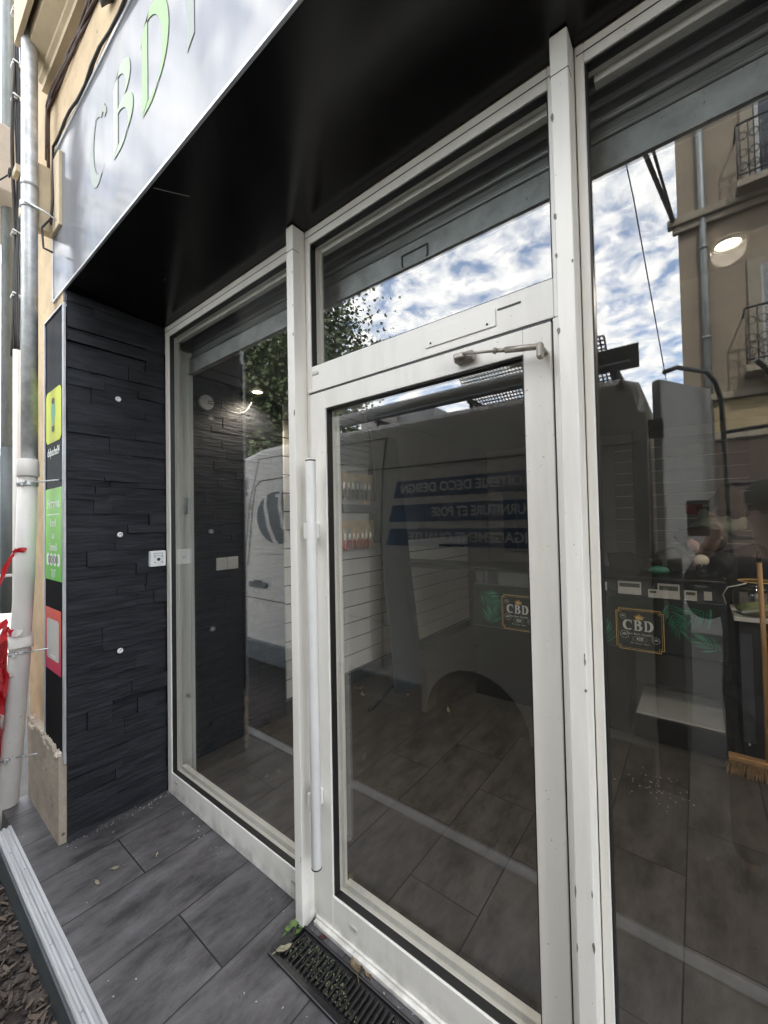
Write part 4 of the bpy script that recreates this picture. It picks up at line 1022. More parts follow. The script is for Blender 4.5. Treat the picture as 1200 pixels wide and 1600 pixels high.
# floor litter inside
mb = MB(); mb.tube([(.335, 1.42, .012), (.20, 1.95, .012)], .010, 8); tag(mb.build('floor_stick', wall_dark), 'short dark rod lying on the floor beside the leaning board', 'rod')
def leaf(name, x, y, z, l, wd, a, m, label, cat='leaf', grp=None, curl=.25):
    b = bmesh.new(); N = 8; rows = []
    for i in range(N + 1):
        u = i / N; ww = wd * math.sin(PI * min(1, u * 1.02)) ** .7 * (1 + .25 * rnd.uniform(-1, 1)) + .0006
        rows.append([b.verts.new(((u - .5) * l, s * ww / 2, curl * l * ((u - .5) ** 2 + .25 * abs(s) ** 1.5 * (.5 + .5 * math.sin(7 * u))) + .001)) for s in (-1, -.5, 0, .5, 1)])
    for i in range(N):
        for k in range(4): f = b.faces.new((rows[i][k], rows[i + 1][k], rows[i + 1][k + 1], rows[i][k + 1])); f.smooth = True
    bmesh.ops.solidify(b, geom=b.faces[:], thickness=.0006)
    mb = MB(); mb.add(b, FLAT(x, y, z, a)); mb.tube([(x - math.cos(a) * l * .5, y - math.sin(a) * l * .5, z + .002 + curl * l * .25), (x - math.cos(a) * l * .72, y - math.sin(a) * l * .72, z + .001)], .0008, 5)
    o = mb.build(name, m); tag(o, label, cat, grp); return o
leaf('curled_leaf', .857, 1.79, .001, .09, .025, 2.2, pale_leaf, 'small pale curled scrap on the dark shop floor', curl=.6)
leaf('floor_scrap', .415, 1.86, .001, .03, .025, .3, pale_leaf, 'tiny pale scrap at the foot of the leaning board', curl=.4)
leaf('dry_leaf', -.02, 1.70, .001, .10, .05, 1.2, dry_leaf, 'crumpled brown leaf on the shop floor below the slatwall', curl=.8)
leaf('dry_leaf', .10, 1.62, .001, .08, .035, 2.6, pale_leaf, 'pale crumpled leaf between the brown leaf and the floor rod', curl=.6)
mb = MB()
for i in range(60):
    x = 2.24 + rnd.gauss(0, .09); y = 1.66 + rnd.gauss(0, .09); r = rnd.uniform(.001, .0042)
    b = bmesh.new(); bmesh.ops.create_icosphere(b, subdivisions=1, radius=r); mb.add(b, Matrix.Translation((x, y, r * .5)) @ Matrix.Diagonal((1.4, 1, .6, 1)))
tag(mb.build('floor_crumbs', mat('crumb', (.42, .38, .30), .8), org=(2.24, 1.66, 0)), kind='stuff')

# detector with wires, switch plate
dt_ = thing('wall_junction', (-.16, .34, 2.33), 'round white junction disc with loose wires on the dark inner wall', 'junction box')
mb = MB(); mb.prism([(.05 * math.cos(2 * PI * i / 24), .05 * math.sin(2 * PI * i / 24)) for i in range(24)], .022, vmat(Vector((0, 1, 0)), Vector((0, 0, 1)), Vector((1, 0, 0)), (-.156, .34, 2.365))); mb.build('disc', white2, dt_)
mb = MB()
mb.tube([(-.135, .345, 2.36), (-.12, .44, 2.355), (-.12, .50, 2.33), (-.12, .58, 2.33), (-.12, .64, 2.37), (-.12, .68, 2.44)], .0028, 6)
mb.tube([(-.12, .54, 2.345), (-.13, .53, 2.42), (-.13, .545, 2.50), (-.14, .58, 2.49)], .0024, 6)
mb.tube([(-.135, .345, 2.372), (-.12, .42, 2.385), (-.12, .47, 2.372)], .0024, 6); mb.build('wires', mat('grey_wire', (.16, .16, .155), .6), dt_)
sw = thing('switch_plate', (-.15, .47, 1.22), 'white double switch plate on the dark inner wall behind the left window', 'switch')
mb = MB().box(-.156, -.146, .405, .485, 1.215, 1.300, .002); mb.box(-.156, -.146, .488, .57, 1.215, 1.300, .002); mb.build('plate', white2, sw)

# two downlights and one added fill lamp out of view
def downlight(x, y, z, label, e):
    t = thing('downlight', (x, y, z - .01), label, 'ceiling light', 'recessed downlights in the shop')
    MB().lathe([(.036, -.001), (.036, -.006), (.048, -.006), (.050, .0)], (x, y, z), 28, None, False).build('trim_ring', white2, t)
    MB().lathe([(0, -.003), (.0355, -.003), (.0355, -.001), (0, -.001)], (x, y, z), 28).build('lamp_disc', lamp_e, t)
    ld = bpy.data.lights.new('downlight_lamp', 'SPOT'); ld.energy = e; ld.spot_size = R(145); ld.spot_blend = .6; ld.shadow_soft_size = .05; ld.color = (1, .86, .68)
    lo = bpy.data.objects.new('downlight_lamp', ld); C.objects.link(lo); lo.location = (x, y, z - .02)
downlight(2.587, .81, 2.500, 'lit warm recessed downlight behind the right window', 12)
downlight(-.046, .677, 2.500, 'lit warm recessed downlight behind the left window', 10)
downlight(4.2, 2.5, 2.622, 'added warm fill light in the shop ceiling, out of view on the right', 26)  # added lamp outside the view, brightens the counter and room

# ================================================================ DECK DETAILS
# recessed foot grate at the door
gt = thing('foot_grate', (1.7, -.11, 0), 'black ribbed foot grate full of dusty moss in front of the door', 'foot grate')
def gbox(x0, x1, y0, y1, z0, z1, m_, n_):
    return MB().box(x0, x1, y0, y1, z0, z1, .002).build(n_, m_, gt)
mb = MB().box(1.222, 2.22, -.192, -.172, .0005, .012, .003); mb.box(1.222, 2.22, -.056, -.046, .0005, .012, .003); mb.box(1.222, 1.262, -.1718, -.0562, .0005, .012, .003); mb.box(1.262, 2.22, -.172, -.056, .0006, .0025)
mb.build('grate_frame', black, gt)
mb = MB()
for i in range(48):
    x = 1.275 + i * .0195
    mb.box(x, x + .007, -.160, -.068, .003, .014, .002)
mb.build('rib_set', black, gt)
mb = MB()
for i in range(1100):
    k = rnd.randrange(48); x = 1.275 + k * .0195 + .013 + rnd.gauss(0, .004); y = rnd.uniform(-.158, -.07); 
    dn = noise.noise(Vector((x * 7, y * 7, 0))) 
    if dn < -.12: continue
    r = rnd.uniform(.001, .0026)
    b = bmesh.new(); bmesh.ops.create_icosphere(b, subdivisions=1, radius=r)
    for v in b.verts: v.co *= rnd.uniform(.5, 1.5)
    mb.add(b, Matrix.Translation((x, y, .006 + rnd.uniform(0, .010))))
mb.build('moss_clumps', moss_m, gt)
wd_ = thing('weed', (1.235, -.075, 0), 'small green weed rosette growing at the foot of the slim post', 'plant')
mb = MB()
for k in range(24):
    a = k * 2.4; l = rnd.uniform(.022, .044); el = rnd.uniform(.2, 1.0); b = bmesh.new()
    pr_ = [(0, 0), (.35, .22), (.75, .34), (1, 0), (.75, -.34), (.35, -.22)]
    vs = [b.verts.new((p * l, q * l * .8, .002 + l * p * math.sin(el) - .3 * l * p * p)) for p, q in pr_]
    vc = b.verts.new((.6 * l, 0, .001 + l * .6 * math.sin(el) - .3 * l * .36 - .002))
    for i in range(6): b.faces.new((vs[i], vs[(i + 1) % 6], vc))
    mb.add(b, FLAT(1.232, -.092, .001, a))
mb.build('leaves', weed_m, wd_)
MB().tube([(1.232, -.092, 0), (1.232, -.092, .012)], .004, 6).build('stem', weed_m, wd_)
leaf('dry_leaf', 1.262, -.150, .013, .060, .026, 1.15, pale_leaf, 'pale dry leaf lying on the corner of the foot grate')
leaf('dry_leaf', 1.50, -.034, .001, .07, .05, 2.5, dry_leaf, 'crumpled brown leaf between the foot grate and the door sill', curl=.6)
leaf('dry_leaf', 1.545, -.025, .001, .045, .02, 2.8, dry_leaf, 'small torn brown leaf beside the crumpled leaf at the door sill', curl=.5)
leaf('dry_leaf', 1.335, -.012 - .02, .001, .028, .018, .5, mat('reddish_leaf', (.12, .05, .045), .7), 'tiny reddish leaf in the corner by the door sill')
leaf('dry_leaf', .367, -.381, .001, .034, .020, .9, pale_leaf, 'pale tan leaf fragment on the deck, the upper one of two')
leaf('dry_leaf', .389, -.456, .001, .040, .018, 0.1, pale_leaf, 'pale tan leaf fragment on the deck, the lower one of two')
leaf('dry_leaf', .385, -.35, .001, .022, .012, .5, mat('grey_leaf', (.22, .21, .20), .8), 'tiny grey leaf flake next to the tan leaf fragment on the deck')
leaf('dry_leaf', .44, -.235, .001, .022, .008, 2.5, pale_leaf, 'tiny pale sliver on the deck near the slate pier', curl=.5)
leaf('dry_leaf', .62, -.985, -.085, .095, .022, 1.0, mat('grey_blade', (.19, .18, .17), .6), 'long grey leaf lying on the dark soil beside the strip')
mb = MB()
for i in range(80):
    x = rnd.uniform(-.4, 2.1); y = -rnd.uniform(.02, .60) if rnd.random() < .35 else -.02 - abs(rnd.gauss(0, .03)); r = rnd.uniform(.0006, .0024)
    b = bmesh.new(); bmesh.ops.create_icosphere(b, subdivisions=1, radius=r); mb.add(b, Matrix.Translation((x, y, r * .4)) @ Matrix.Rotation(rnd.uniform(0, 3), 4, 'Z') @ Matrix.Diagonal((1.8, 1, .6, 1)))
for i in range(60):
    t_ = rnd.random(); x = rnd.choice([.02 + abs(rnd.gauss(0, .02)), .02 + abs(rnd.gauss(0, .03))]); y = -.48 * t_; r = rnd.uniform(.001, .003)
    b = bmesh.new(); bmesh.ops.create_icosphere(b, subdivisions=1, radius=r); mb.add(b, Matrix.Translation((x, y, r * .4)))
tag(mb.build('deck_grit', mat('pale_grit', (.45, .44, .42), .8), org=(0, -.3, 0)), kind='stuff')

# ================================================================ PIPES, CABLES, TAPE (left edge)
dp_ = thing('downpipe', (-.30, -.57, 0), 'galvanised and white plastic rainwater downpipe beside the pier', 'downpipe')
mb = MB().tube([(-.186, -.572, 9.3), (-.186, -.572, 5.0), (-.186, -.572, 3.3), (-.182, -.572, 1.84)], .034, 24); mb.build('metal_pipe', galv, dp_)
mb = MB().tube([(-.184, -.572, 3.28), (-.184, -.572, 3.31)], .036, 24); mb.build('pipe_joint', galv, dp_)
pp = [(-.172, -.58, 1.80), (-.235, -.58, 1.30), (-.335, -.58, .90), (-.345, -.58, .86), (-.52, -.58, .30), (-.605, -.585, -.02), (-.64, -.59, -.15)]
mb = MB().tube(pp, [.038, .041, .043, .045, .046, .047, .047], 26); mb.build('plastic_pipe', pvc, dp_)
def ring(c, d, r, h, m_, n_, par):
    c, d = Vector(c), Vector(d).normalized(); mb = MB().tube([c - d * h / 2, c - d * h / 2 + d * .002, c + d * h / 2 - d * .002, c + d * h / 2], [r * .97, r, r, r * .97], 28); return mb.build(n_, m_, par)
ring((-.170, -.58, 1.832), (-.06, 0, 1), .044, .085, pvc, 'collar', dp_)
ring((-.318, -.58, .945), (-.25, 0, 1), .050, .07, pvc, 'collar', dp_)
for c, d, r in (((-.178, -.58, 1.752), (-.06, 0, 1), .042), ((-.337, -.58, .885), (-.25, 0, 1), .0475), ((-.525, -.58, .285), (-.3, 0, 1), .0495)):
    k_ = ring(c, d, r, .022, galv, 'clamp', dp_)
    c = Vector(c); mb = MB().tube([c + Vector((r * .3, -r * .95, .0)), c + Vector((r * 1.05, -r * .35, .01))], .008, 8)
    mb.box(c.x + r * .75, c.x + r * .95, c.y - r * .8, c.y - r * .5, c.z - .012, c.z + .014, .003); mb.tube([c + Vector((r * .8, 0, .005)), c + Vector((r * .9 + .09, .10, .02))], .004, 8)
    mb.build('clamp_bolt', galv, k_)
ring((-.184, -.572, 3.18), (0, 0, 1), .0385, .03, galv, 'clamp', dp_)
mb = MB().tube([(-.15, -.60, 3.18), (-.10, -.53, 3.14), (-.08, -.46, 3.10)], .004, 8); mb.build('clamp_hook', galv, dp_)

p2 = thing('rain_pipe', (-1.2, -.487, .95), 'thick grey zinc pipe at the far left edge behind the downpipe', 'pipe')
MB().tube([(-1.2, -.487, 9), (-1.2, -.487, 2.08)], .041, 20).build('zinc_pipe', galv2, p2)
MB().tube([(-1.2, -.487, 2.08), (-1.2, -.487, .97)], .044, 20).build('painted_pipe', dark_gray, p2)
ring((-1.2, -.487, 1.22), (0, 0, 1), .0475, .02, galv, 'clamp', p2)
o = MB().tube([(-.78, -.515, 2.62), (-.78, -.515, 1.35), (-.80, -.515, .2)], .022, 14).build('conduit', pvc); tag(o, 'thin pale plastic conduit between zinc pipe and downpipe', 'conduit')
# cable bundle dropping beside the pipes
mb = MB()
for k in range(11):
    ph = rnd.uniform(0, 6); dx, dy = rnd.uniform(-.03, .03), rnd.uniform(-.018, .018)
    pts = [(-.90 + dx + .008 * math.sin(z * 3 + ph), -.500 + dy + .010 * math.sin(z * 4.1 + ph), z) for z in [5.6 - i * .13 for i in range(24)]]
    mb.tube(pts, rnd.uniform(.004, .008), 6)
cbb = thing('cable_bundle', (-.9, -.5, 2.6), 'bundle of dark cables hanging vertically behind the downpipe', 'cables')
mb.build('cables', rubber, cbb)
for z in (5.2, 4.85, 4.5, 4.28, 3.4, 3.0):
    mb = MB().tube([(-.93, -.52, z), (-.87, -.52, z + .015), (-.86, -.49, z)], .006, 6); mb.box(-.925, -.875, -.527, -.478, z - .008, z + .008, .003); mb.build('cable_tie', galv, cbb)
# bundle along the moulding and the black cable along the sign
mb = MB()
for k in range(9):
    ph = rnd.uniform(0, 6); dz = rnd.uniform(-.035, .035); dy = rnd.uniform(-.015, .01)
    pts = [(-.285 + i * .09, -.475 + dy + .008 * math.sin(i * .9 + ph), 3.86 + dz + .014 * math.sin(i * .7 + ph)) for i in range(30)]
    pts = [(-.30 + rnd.uniform(-.01, .01), -.475 + dy, 3.55 + rnd.uniform(-.08, .08))] + [(-.30, -.475 + dy, 3.74)] + pts
    mb.tube(pts, rnd.uniform(.004, .0075), 6)
tag(mb.build('cable_bundle', brown_cable), 'tangled brown cables running under the cream moulding above the sign', 'cables')
mb = MB(); pts = [(-.16 + i * .1, -.482 + .004 * math.sin(i * 1.7), 3.545 + .010 * math.sin(i * 1.1)) for i in range(28)]
mb.tube([(-.12, -.50, 3.10), (-.13, -.49, 3.25), (-.15, -.485, 3.45)] + pts, .006, 6)
mb.tube([(p[0], p[1] + .01, p[2] + .022 + .008 * math.sin(i)) for i, p in enumerate(pts)], .0045, 6)
tag(mb.build('sign_cable', rubber), 'thin black cable following the top edge of the shop sign', 'cable')
o = lump('black_connector', rubber, (.66, -.49, 3.70), .05, (1.3, .5, .7), 4, 'black cable connector above the top edge of the sign', 'connector', .4, 2)
# cable anchor bracket
ab = thing('cable_bracket', (-.14, -.48, 3.12), 'cream painted cable anchor bracket beside the left end of the sign', 'bracket')
mb = MB().box(-.20, -.05, -.485, -.455, 3.08, 3.47, .004); mb.box(-.255, -.20, -.55, -.455, 3.10, 3.45, .004); mb.build('bracket_plate', cream_l, ab)
mb = MB().box(-.27, -.20, -.60, -.548, 3.15, 3.20, .003); mb.box(-.30, -.22, -.62, -.60, 3.36, 3.40, .003); mb.build('clamp_lug', cream_l, ab)
mb = MB(); mb.tube([(-.30 + .022 * math.cos(2 * PI * k / 14), -.63, 3.385 + .022 * math.sin(2 * PI * k / 14)) for k in range(15)], .004, 6)
mb.tube([(-.32, -.63, 3.385), (-.6, -.66, 3.46), (-1.4, -.72, 3.75)], .004, 6)
mb.tube([(-.17, -.49, 3.16), (-.15, -.53, 3.08), (-.12, -.53, 2.96), (-.09, -.50, 2.94)], .005, 6); mb.build('wire_loop', rubber, ab)
o = MB().box(-1.9, -1.0, -.72, -.452, 3.72, 4.16, .01).build('neighbour_ledge', mat('beige_render', (.50, .44, .38), .8, var=.06)); tag(o, 'plain beige rendered ledge at the upper left edge behind the pipe', 'ledge')

# barrier tape
def tape(pts, wd, m_, label, nrm=(0, -1, 0)):
    b = bmesh.new(); rows = []
    for i, p in enumerate(pts):
        p = Vector(p); tt = (Vector(pts[min(i + 1, len(pts) - 1)]) - Vector(pts[max(i - 1, 0)])).normalized()
        a = Vector(nrm).cross(tt).normalized(); a = (a + Vector((0, rnd.uniform(-.5, .5), 0))).normalized()
        ww = wd * rnd.uniform(.55, 1.0) / 2
        rows.append([b.verts.new(p + a * ww * s + Vector((0, -.006 * (1 - abs(s)) * (1 if i % 2 else -1), 0))) for s in (-1, 0, 1)])
    for i in range(len(rows) - 1):
        for k in range(2): f = b.faces.new((rows[i][k], rows[i][k + 1], rows[i + 1][k + 1], rows[i + 1][k])); f.material_index = (i // 3) % 2
    bmesh.ops.solidify(b, geom=b.faces[:], thickness=.0006)
    return b
def tape_obj(parts, label):
    mb = MB()
    for p, wd in parts: mb.add(tape(p, wd, None, ''))
    o = mb.build('barrier_tape', red); o.data.materials.append(tape_w); tag(o, label, 'barrier tape', 'torn barrier tape on the downpipe'); return o
def wrap(cx, cz, r, tilt=.1, n=12):
    return [(cx + r * math.cos(R(200 + 150 * i / n)), -.58 + r * math.sin(R(200 + 150 * i / n)), cz + tilt * (i / n - .5) * r * 2) for i in range(n + 1)]
tape_obj([(wrap(-.218, 1.42, .044, .12), .028)], 'thin red tape strip wrapped around the upper plastic downpipe').data.materials[1] = red
tape_obj([([(-.262, -.60, 1.42), (-.295, -.62, 1.39), (-.335, -.64, 1.32), (-.375, -.65, 1.24)], .04)], 'red tape end trailing left from the upper strip').data.materials[1] = red
tape_obj([(wrap(-.308, 1.0, .049, .2), .05), ([(-.335, -.62, 1.0), (-.37, -.64, .985), (-.41, -.66, .93), (-.44, -.67, .86), (-.47, -.68, .78)], .085), ([(-.34, -.63, 1.05), (-.38, -.65, 1.03), (-.42, -.66, .96), (-.46, -.67, .90)], .06)], 'red and white tape knotted around the downpipe above the lower collar')
tape_obj([([(-.36, -.635, .80), (-.385, -.64, .74), (-.40, -.645, .66), (-.41, -.65, .58), (-.43, -.65, .50)], .10), ([(-.40, -.65, .70), (-.44, -.66, .62), (-.48, -.67, .56)], .07), (wrap(-.375, .76, .049, .5), .02)], 'torn red and white tape hanging low from the downpipe')
tape_obj([([(-.46, -.65, .58), (-.49, -.655, .50), (-.50, -.66, .40), (-.52, -.66, .30)], .09)], 'lowest red tape rag dangling left of the bottom clamp')
tape_obj([([(-.35, -.635, .90), (-.375, -.64, .84), (-.385, -.645, .76), (-.40, -.645, .70)], .06), ([(-.33, -.63, .96), (-.345, -.635, .90), (-.365, -.64, .83)], .045)], 'short red and white tape scrap hanging over the lower clamp of the downpipe')
tape_obj([([(-.395, -.64, .66), (-.415, -.645, .60), (-.42, -.65, .54), (-.44, -.65, .47), (-.43, -.65, .42)], .08)], 'red and white tape tail on the front of the lower downpipe')
mb = MB(); pts = []
for i in range(180): a = i * .9; pts.append((-.475 - i * .0009 + .01 * math.sin(i * .05), -.64, .95 - i * .0055))
mb.tube([(p[0], p[1], p[2]) for p in pts[::6]], .035, 14)
tag(mb.build('red_hose', mat('red_ribbed_plastic', (.35, .01, .02), .5, var=.2, scale=60, stretch=(1, 1, 6))), 'dark red ribbed conduit hose at the lower left edge behind the downpipe', 'hose')

# ================================================================ THE STREET BEHIND THE CAMERA (mirrored in the glass)
# ---------------- van
VY = -1.452
van = thing('white_van', (0, -2.4, -.2), 'high roofed white glazier van with blue lettered bands parked close to the shopfront', 'van')
prof = [(2.27, .10), (2.27, 2.16), (2.24, 2.27), (2.15, 2.31), (-.6, 2.335), (-1.15, 2.33), (-1.5, 2.27), (-1.9, 2.10), (-2.25, 1.80), (-2.75, 1.18), (-3.35, .98), (-3.6, .80), (-3.68, .35), (-3.6, .10)]
# wheel arches cut in the outline
def archpts(cx, r, cz): return [(cx + r * math.cos(R(a)), cz + r * math.sin(R(a))) for a in range(180, -1, -15)]
low = [(-3.6, .10)] + archpts(-2.75, .38, .12) + archpts(1.22, .385, .10)
prof2 = prof[:-1] + low
prof2 = [p for i, p in enumerate(prof2) if i == 0 or p != prof2[i - 1]]
b = bmesh.new()
vsf = [b.verts.new((x, VY, z)) for x, z in prof2]
vst = [b.verts.new((x, VY - 1.9, z)) for x, z in prof2]
b.faces.new(vsf); b.faces.new(vst[::-1])
n_ = len(prof2)
for i in range(n_): b.faces.new((vsf[i], vst[i], vst[(i + 1) % n_], vsf[(i + 1) % n_]))
bmesh.ops.recalc_face_normals(b, faces=b.faces[:])
bmesh.ops.triangulate(b, faces=[f for f in b.faces if len(f.verts) > 4])
eds = [e for e in b.edges if len(e.link_faces) == 2 and e.calc_face_angle(0) > 1.2 and all(v.co.z > .95 for v in e.verts)]
bmesh.ops.bevel(b, geom=eds, offset=.07, segments=4, affect='EDGES', profile=.6)
mb = MB(); mb.add(b); body = mb.build('body', van_m, van)
mb = MB()
for cx in (1.22, -2.75):
    mb.lathe([(.20, -.10), (.31, -.10), (.335, -.07), (.335, .07), (.31, .10), (.20, .10)], (0, 0, 0), 32); 
    mb.bm.transform(Matrix.Identity(4)); break
mb.bm.free()
for cx in (1.22, -2.75):
    for yy in (VY - .13, VY - 1.77):
        mb = MB().lathe([(.0, -.10), (.20, -.10), (.31, -.10), (.335, -.07), (.335, .07), (.31, .10), (.20, .10), (0, .10)], (0, 0, 0), 32)
        mb.bm.transform(vmat(Vector((1, 0, 0)), Vector((0, 0, 1)), Vector((0, -1, 0)), (cx, yy, .135)))
        wq = mb.build('wheel', tyre, van)
        mb = MB().lathe([(0, .06), (.06, .09), (.19, .095), (.20, .105), (.205, .09), (.205, .0), (0, 0)], (0, 0, 0), 24)
        s = 1 if yy > VY - 1 else -1
        mb.bm.transform(vmat(Vector((s, 0, 0)), Vector((0, 0, 1)), Vector((0, -s, 0)) * -1, (cx, yy, .135)) if False else (Matrix.Translation((cx, yy, .135)) @ Matrix.Rotation(R(-90 * s), 4, 'X')))
        mb.build('rim', dark_gray, wq)
mb = MB().box(-.75 - 1.5, .80, VY - .01, VY + .025, .085, .30, .02); mb.box(1.63, 2.26, VY - .01, VY + .025, .085, .30, .02); mb.box(-3.72, -3.2, VY - 1.9, VY + .01, .10, .42, .03)
mb.build('bumper', dark_gray, van)
# seams and creases
Y = VY + .001
mb = MB()
def seamline(pts, r=.005): mb.tube([(x, Y, z) for x, z in pts], r, 6)
seamline([(-1.20, 2.22), (.50, 2.20)]); seamline([(-1.20, 2.22), (-1.38, 1.75), (-1.47, 1.2), (-1.50, .35)])
seamline([(-.72, 1.995), (-1.18, 1.985), (-1.27, 1.93), (-1.33, 1.7), (-1.42, 1.1)], .006)
seamline([(.515, 2.20), (.47, 1.95), (.44, 1.4), (.43, .35)]); seamline([(.47, 1.955), (-.72, 1.995)], .006)
seamline([(.47, 1.955), (2.24, 1.93)], .006); seamline([(-1.5, .74), (.43, .72)], .006)
mb.build('panel_seam', seam, van)
mb = MB().box(-1.39, -1.08, VY - .002, VY + .022, .855, .915, .015); mb.box(-1.30, -1.18, VY, VY + .03, .90, .935, .012); mb.build('door_handle', dark_gray, van)
mb = MB().box(-3.0 + .5, -1.75, VY - .001, VY + .004, 1.30, 1.95, .002)
mb.bm.free(); mb = MB(); mb.prism([(-2.55, 1.30), (-1.72, 1.30), (-1.66, 1.92), (-2.08, 1.88)], .006, FRONT(0, VY + .005, 0)); mb.build('side_window', win_dark, van)
mb = MB().sphere((-1.63, VY + .09, 1.70), .09, (.45, .9, 1.5)); mb.build('side_mirror', dark_gray, van)
# logo: a dark round emblem cut by two pale curved strokes
mb = MB(); mb.prism([(-.90 + .35 * math.cos(2 * PI * i / 40) * (1 + .05 * math.sin(2 * PI * i / 40)), 1.59 + .27 * math.sin(2 * PI * i / 40)) for i in range(40)], .0015, FRONT(0, VY + .0018, 0))
mb.build('logo', mat('logo_dark', (.02, .035, .05), .35), van)
mb = MB()
for k, xo in enumerate((-1.10, -.86)):
    mb.prism([(xo + .00, 1.93), (xo + .03, 1.93), (xo + .02, 1.72), (xo + .07, 1.52), (xo + .17, 1.36), (xo + .30, 1.27), (xo + .27, 1.25), (xo + .12, 1.34), (xo + .02, 1.50), (xo - .03, 1.70), (xo - .02, 1.80), (xo - .07, 1.80), (xo - .07, 1.83), (xo + .0, 1.83)], .0008, FRONT(0, VY + .0028, 0))
mb.build('logo_stroke', van_m, van)
mb = MB().text('DEPUIS 1987', .06, BACK(-1.0, VY + .0022, 1.22)); mb.build('small_lettering', van_txt, van)
# bands
vb = mat('band_blue', (.010, .060, .17), .35)
for i, (zc, x0, tx, x1) in enumerate(((1.775, .60, 'MIROITERIE DECO DESIGN', 1.95), (1.59, .55, 'FOURNITURE ET POSE', 1.95), (1.405, .52, 'ENGAGEMENT QUALITE', 1.95))):
    mb = MB(); mb.prism([(x0 - .03, zc - .065), (x1, zc - .065), (x1, zc + .065), (x0 + .015, zc + .065)], .001, FRONT(0, VY + .0022, 0)); bb_ = mb.build('lettered_band', vb, van)
    endx = (.655, .925, .72)[i]; startx = (1.755, 1.72, 1.72)[i]
    mb = MB().text(tx, .095, Matrix.Identity(4), .0006, 'LEFT', bold=.002)
    xs = [v.co.x for v in mb.bm.verts]; k_ = (startx - endx) / (max(xs) - min(xs))
    mb.bm.transform(BACK(startx, VY + .0036, zc) @ Matrix.Diagonal((k_, 1, 1, 1))); mb.build('band_lettering', van_txt, van)
# roof rack
rk = MB()
for x in (-.5, .35, 1.2, 2.1): rk.box(x, x + .04, VY - 1.8, VY - .05, 2.36, 2.385, .004); rk.tube([(x + .02, VY - .08, 2.30), (x + .02, VY - .08, 2.39)], .015, 8)
rk.tube([(-.6, VY - .07, 2.40), (2.2, VY - .07, 2.40)], .016, 10); rk.tube([(-.6, VY - 1.78, 2.40), (2.2, VY - 1.78, 2.40)], .016, 10)
rk.build('roof_rack', dark_gray, van)
mb = MB()   # perforated walkway
x0, x1, y0, y1, z_ = 1.05, 2.05, VY - .50, VY - .14, 2.425
nx_, ny_ = 40, 12
for i in range(nx_ + 1): mb.box(x0 + (x1 - x0) * i / nx_ - .005, x0 + (x1 - x0) * i / nx_ + .005, y0, y1, z_, z_ + .003)
for j in range(ny_ + 1): mb.box(x0, x1, y0 + (y1 - y0) * j / ny_ - .006, y0 + (y1 - y0) * j / ny_ + .006, z_ + .0035, z_ + .006)
mb.bm.transform(Matrix.Translation((0, y0, z_)) @ Matrix.Rotation(R(38), 4, 'X') @ Matrix.Translation((0, -y0, -z_)) @ Matrix.Identity(4))
mb.build('perforated_walkway', dark_gray, van)
o = MB().tube([(-.35, VY - .15, 2.47), (1.75, VY - .15, 2.47)], .055, 18).build('roof_tube', mat('grey_tube', (.38, .38, .37), .5)); tag(o, 'long grey plastic tube lying on the roof rack of the white van', 'tube')
o = MB().box(1.80, 2.235, VY - .16, VY - .14, 2.39, 2.53, .004).build('roof_sign', mat('weathered_sign', (.07, .075, .075), .6, var=.6, scale=20, stretch=(3, 3, .4))); tag(o, 'weathered dark board fixed upright on the rear of the van roof', 'board')
for i, (xa, ya, za, m_) in enumerate(((-.95, VY - .3, 2.37, mat('box_white', (.6, .6, .58), .5)), (.25, VY - .5, 2.41, galv), (-.15, VY - .45, 2.41, pvc))):
    o = MB().box(xa, xa + .42, ya - .3, ya, za, za + .13, .015).build('roof_case', m_)
    tag(o, ['white case on the van roof above the logo side', 'metal case on the middle of the van roof rack', 'pale plastic case on the van roof rack beside the white case'][i], 'case')
# open rear door with ladder
rd_ = thing('rear_door', (2.35, VY - .06, .1), 'open rear door of the white van', 'van door')
bpy.data.objects.remove(rd_)
A = Vector((2.335, VY - .04, 0)); B_ = Vector((2.56, VY - .46, 0)); dvec = (B_ - A); ang = math.atan2(dvec.y, dvec.x); Ld = dvec.length
Md = Matrix.Translation(A) @ Matrix.Rotation(ang, 4, 'Z')
mb = MB().box(0, Ld, -.05, 0, .98, 2.27, .015); mb.bm.transform(Md); rdp = mb.build('rear_door', van_m, van)
mb = MB().tube([(.02, .012, 2.30), (.10, .03, 2.33), (Ld * .7, .05, 2.33), (Ld - .06, .05, 2.28), (Ld - .02, .055, 2.18), (Ld + .02, .055, 1.4), (Ld + .03, .055, .9)], .013, 10)
mb.tube([(Ld * .8, .25, 2.33), (Ld - .03, .27, 2.28), (Ld + .02, .275, 2.18), (Ld + .06, .275, 1.4), (Ld + .07, .275, .9)], .013, 10)
for z in (2.0, 1.70, 1.40, 1.1): mb.tube([(Ld + .0, .055, z), (Ld + .035, .275, z)], .012, 8)
mb.bm.transform(Md); mb.build('ladder', mat('rack_grey_paint', (.13, .135, .13), .5), rdp)
mb = MB()
for z in (2.0, 1.2, .5): mb.box(2.275, 2.345, VY - .06, VY - .01, z - .05, z + .05, .008)
mb.build('hinge', dark_gray, van)

MB().box(2.272, 2.40, VY - 1.8, VY - .05, .06, 1.30, .01).build('added_gap_block', black_matt, van)  # added dark box that hides the bright street gap in the reflection
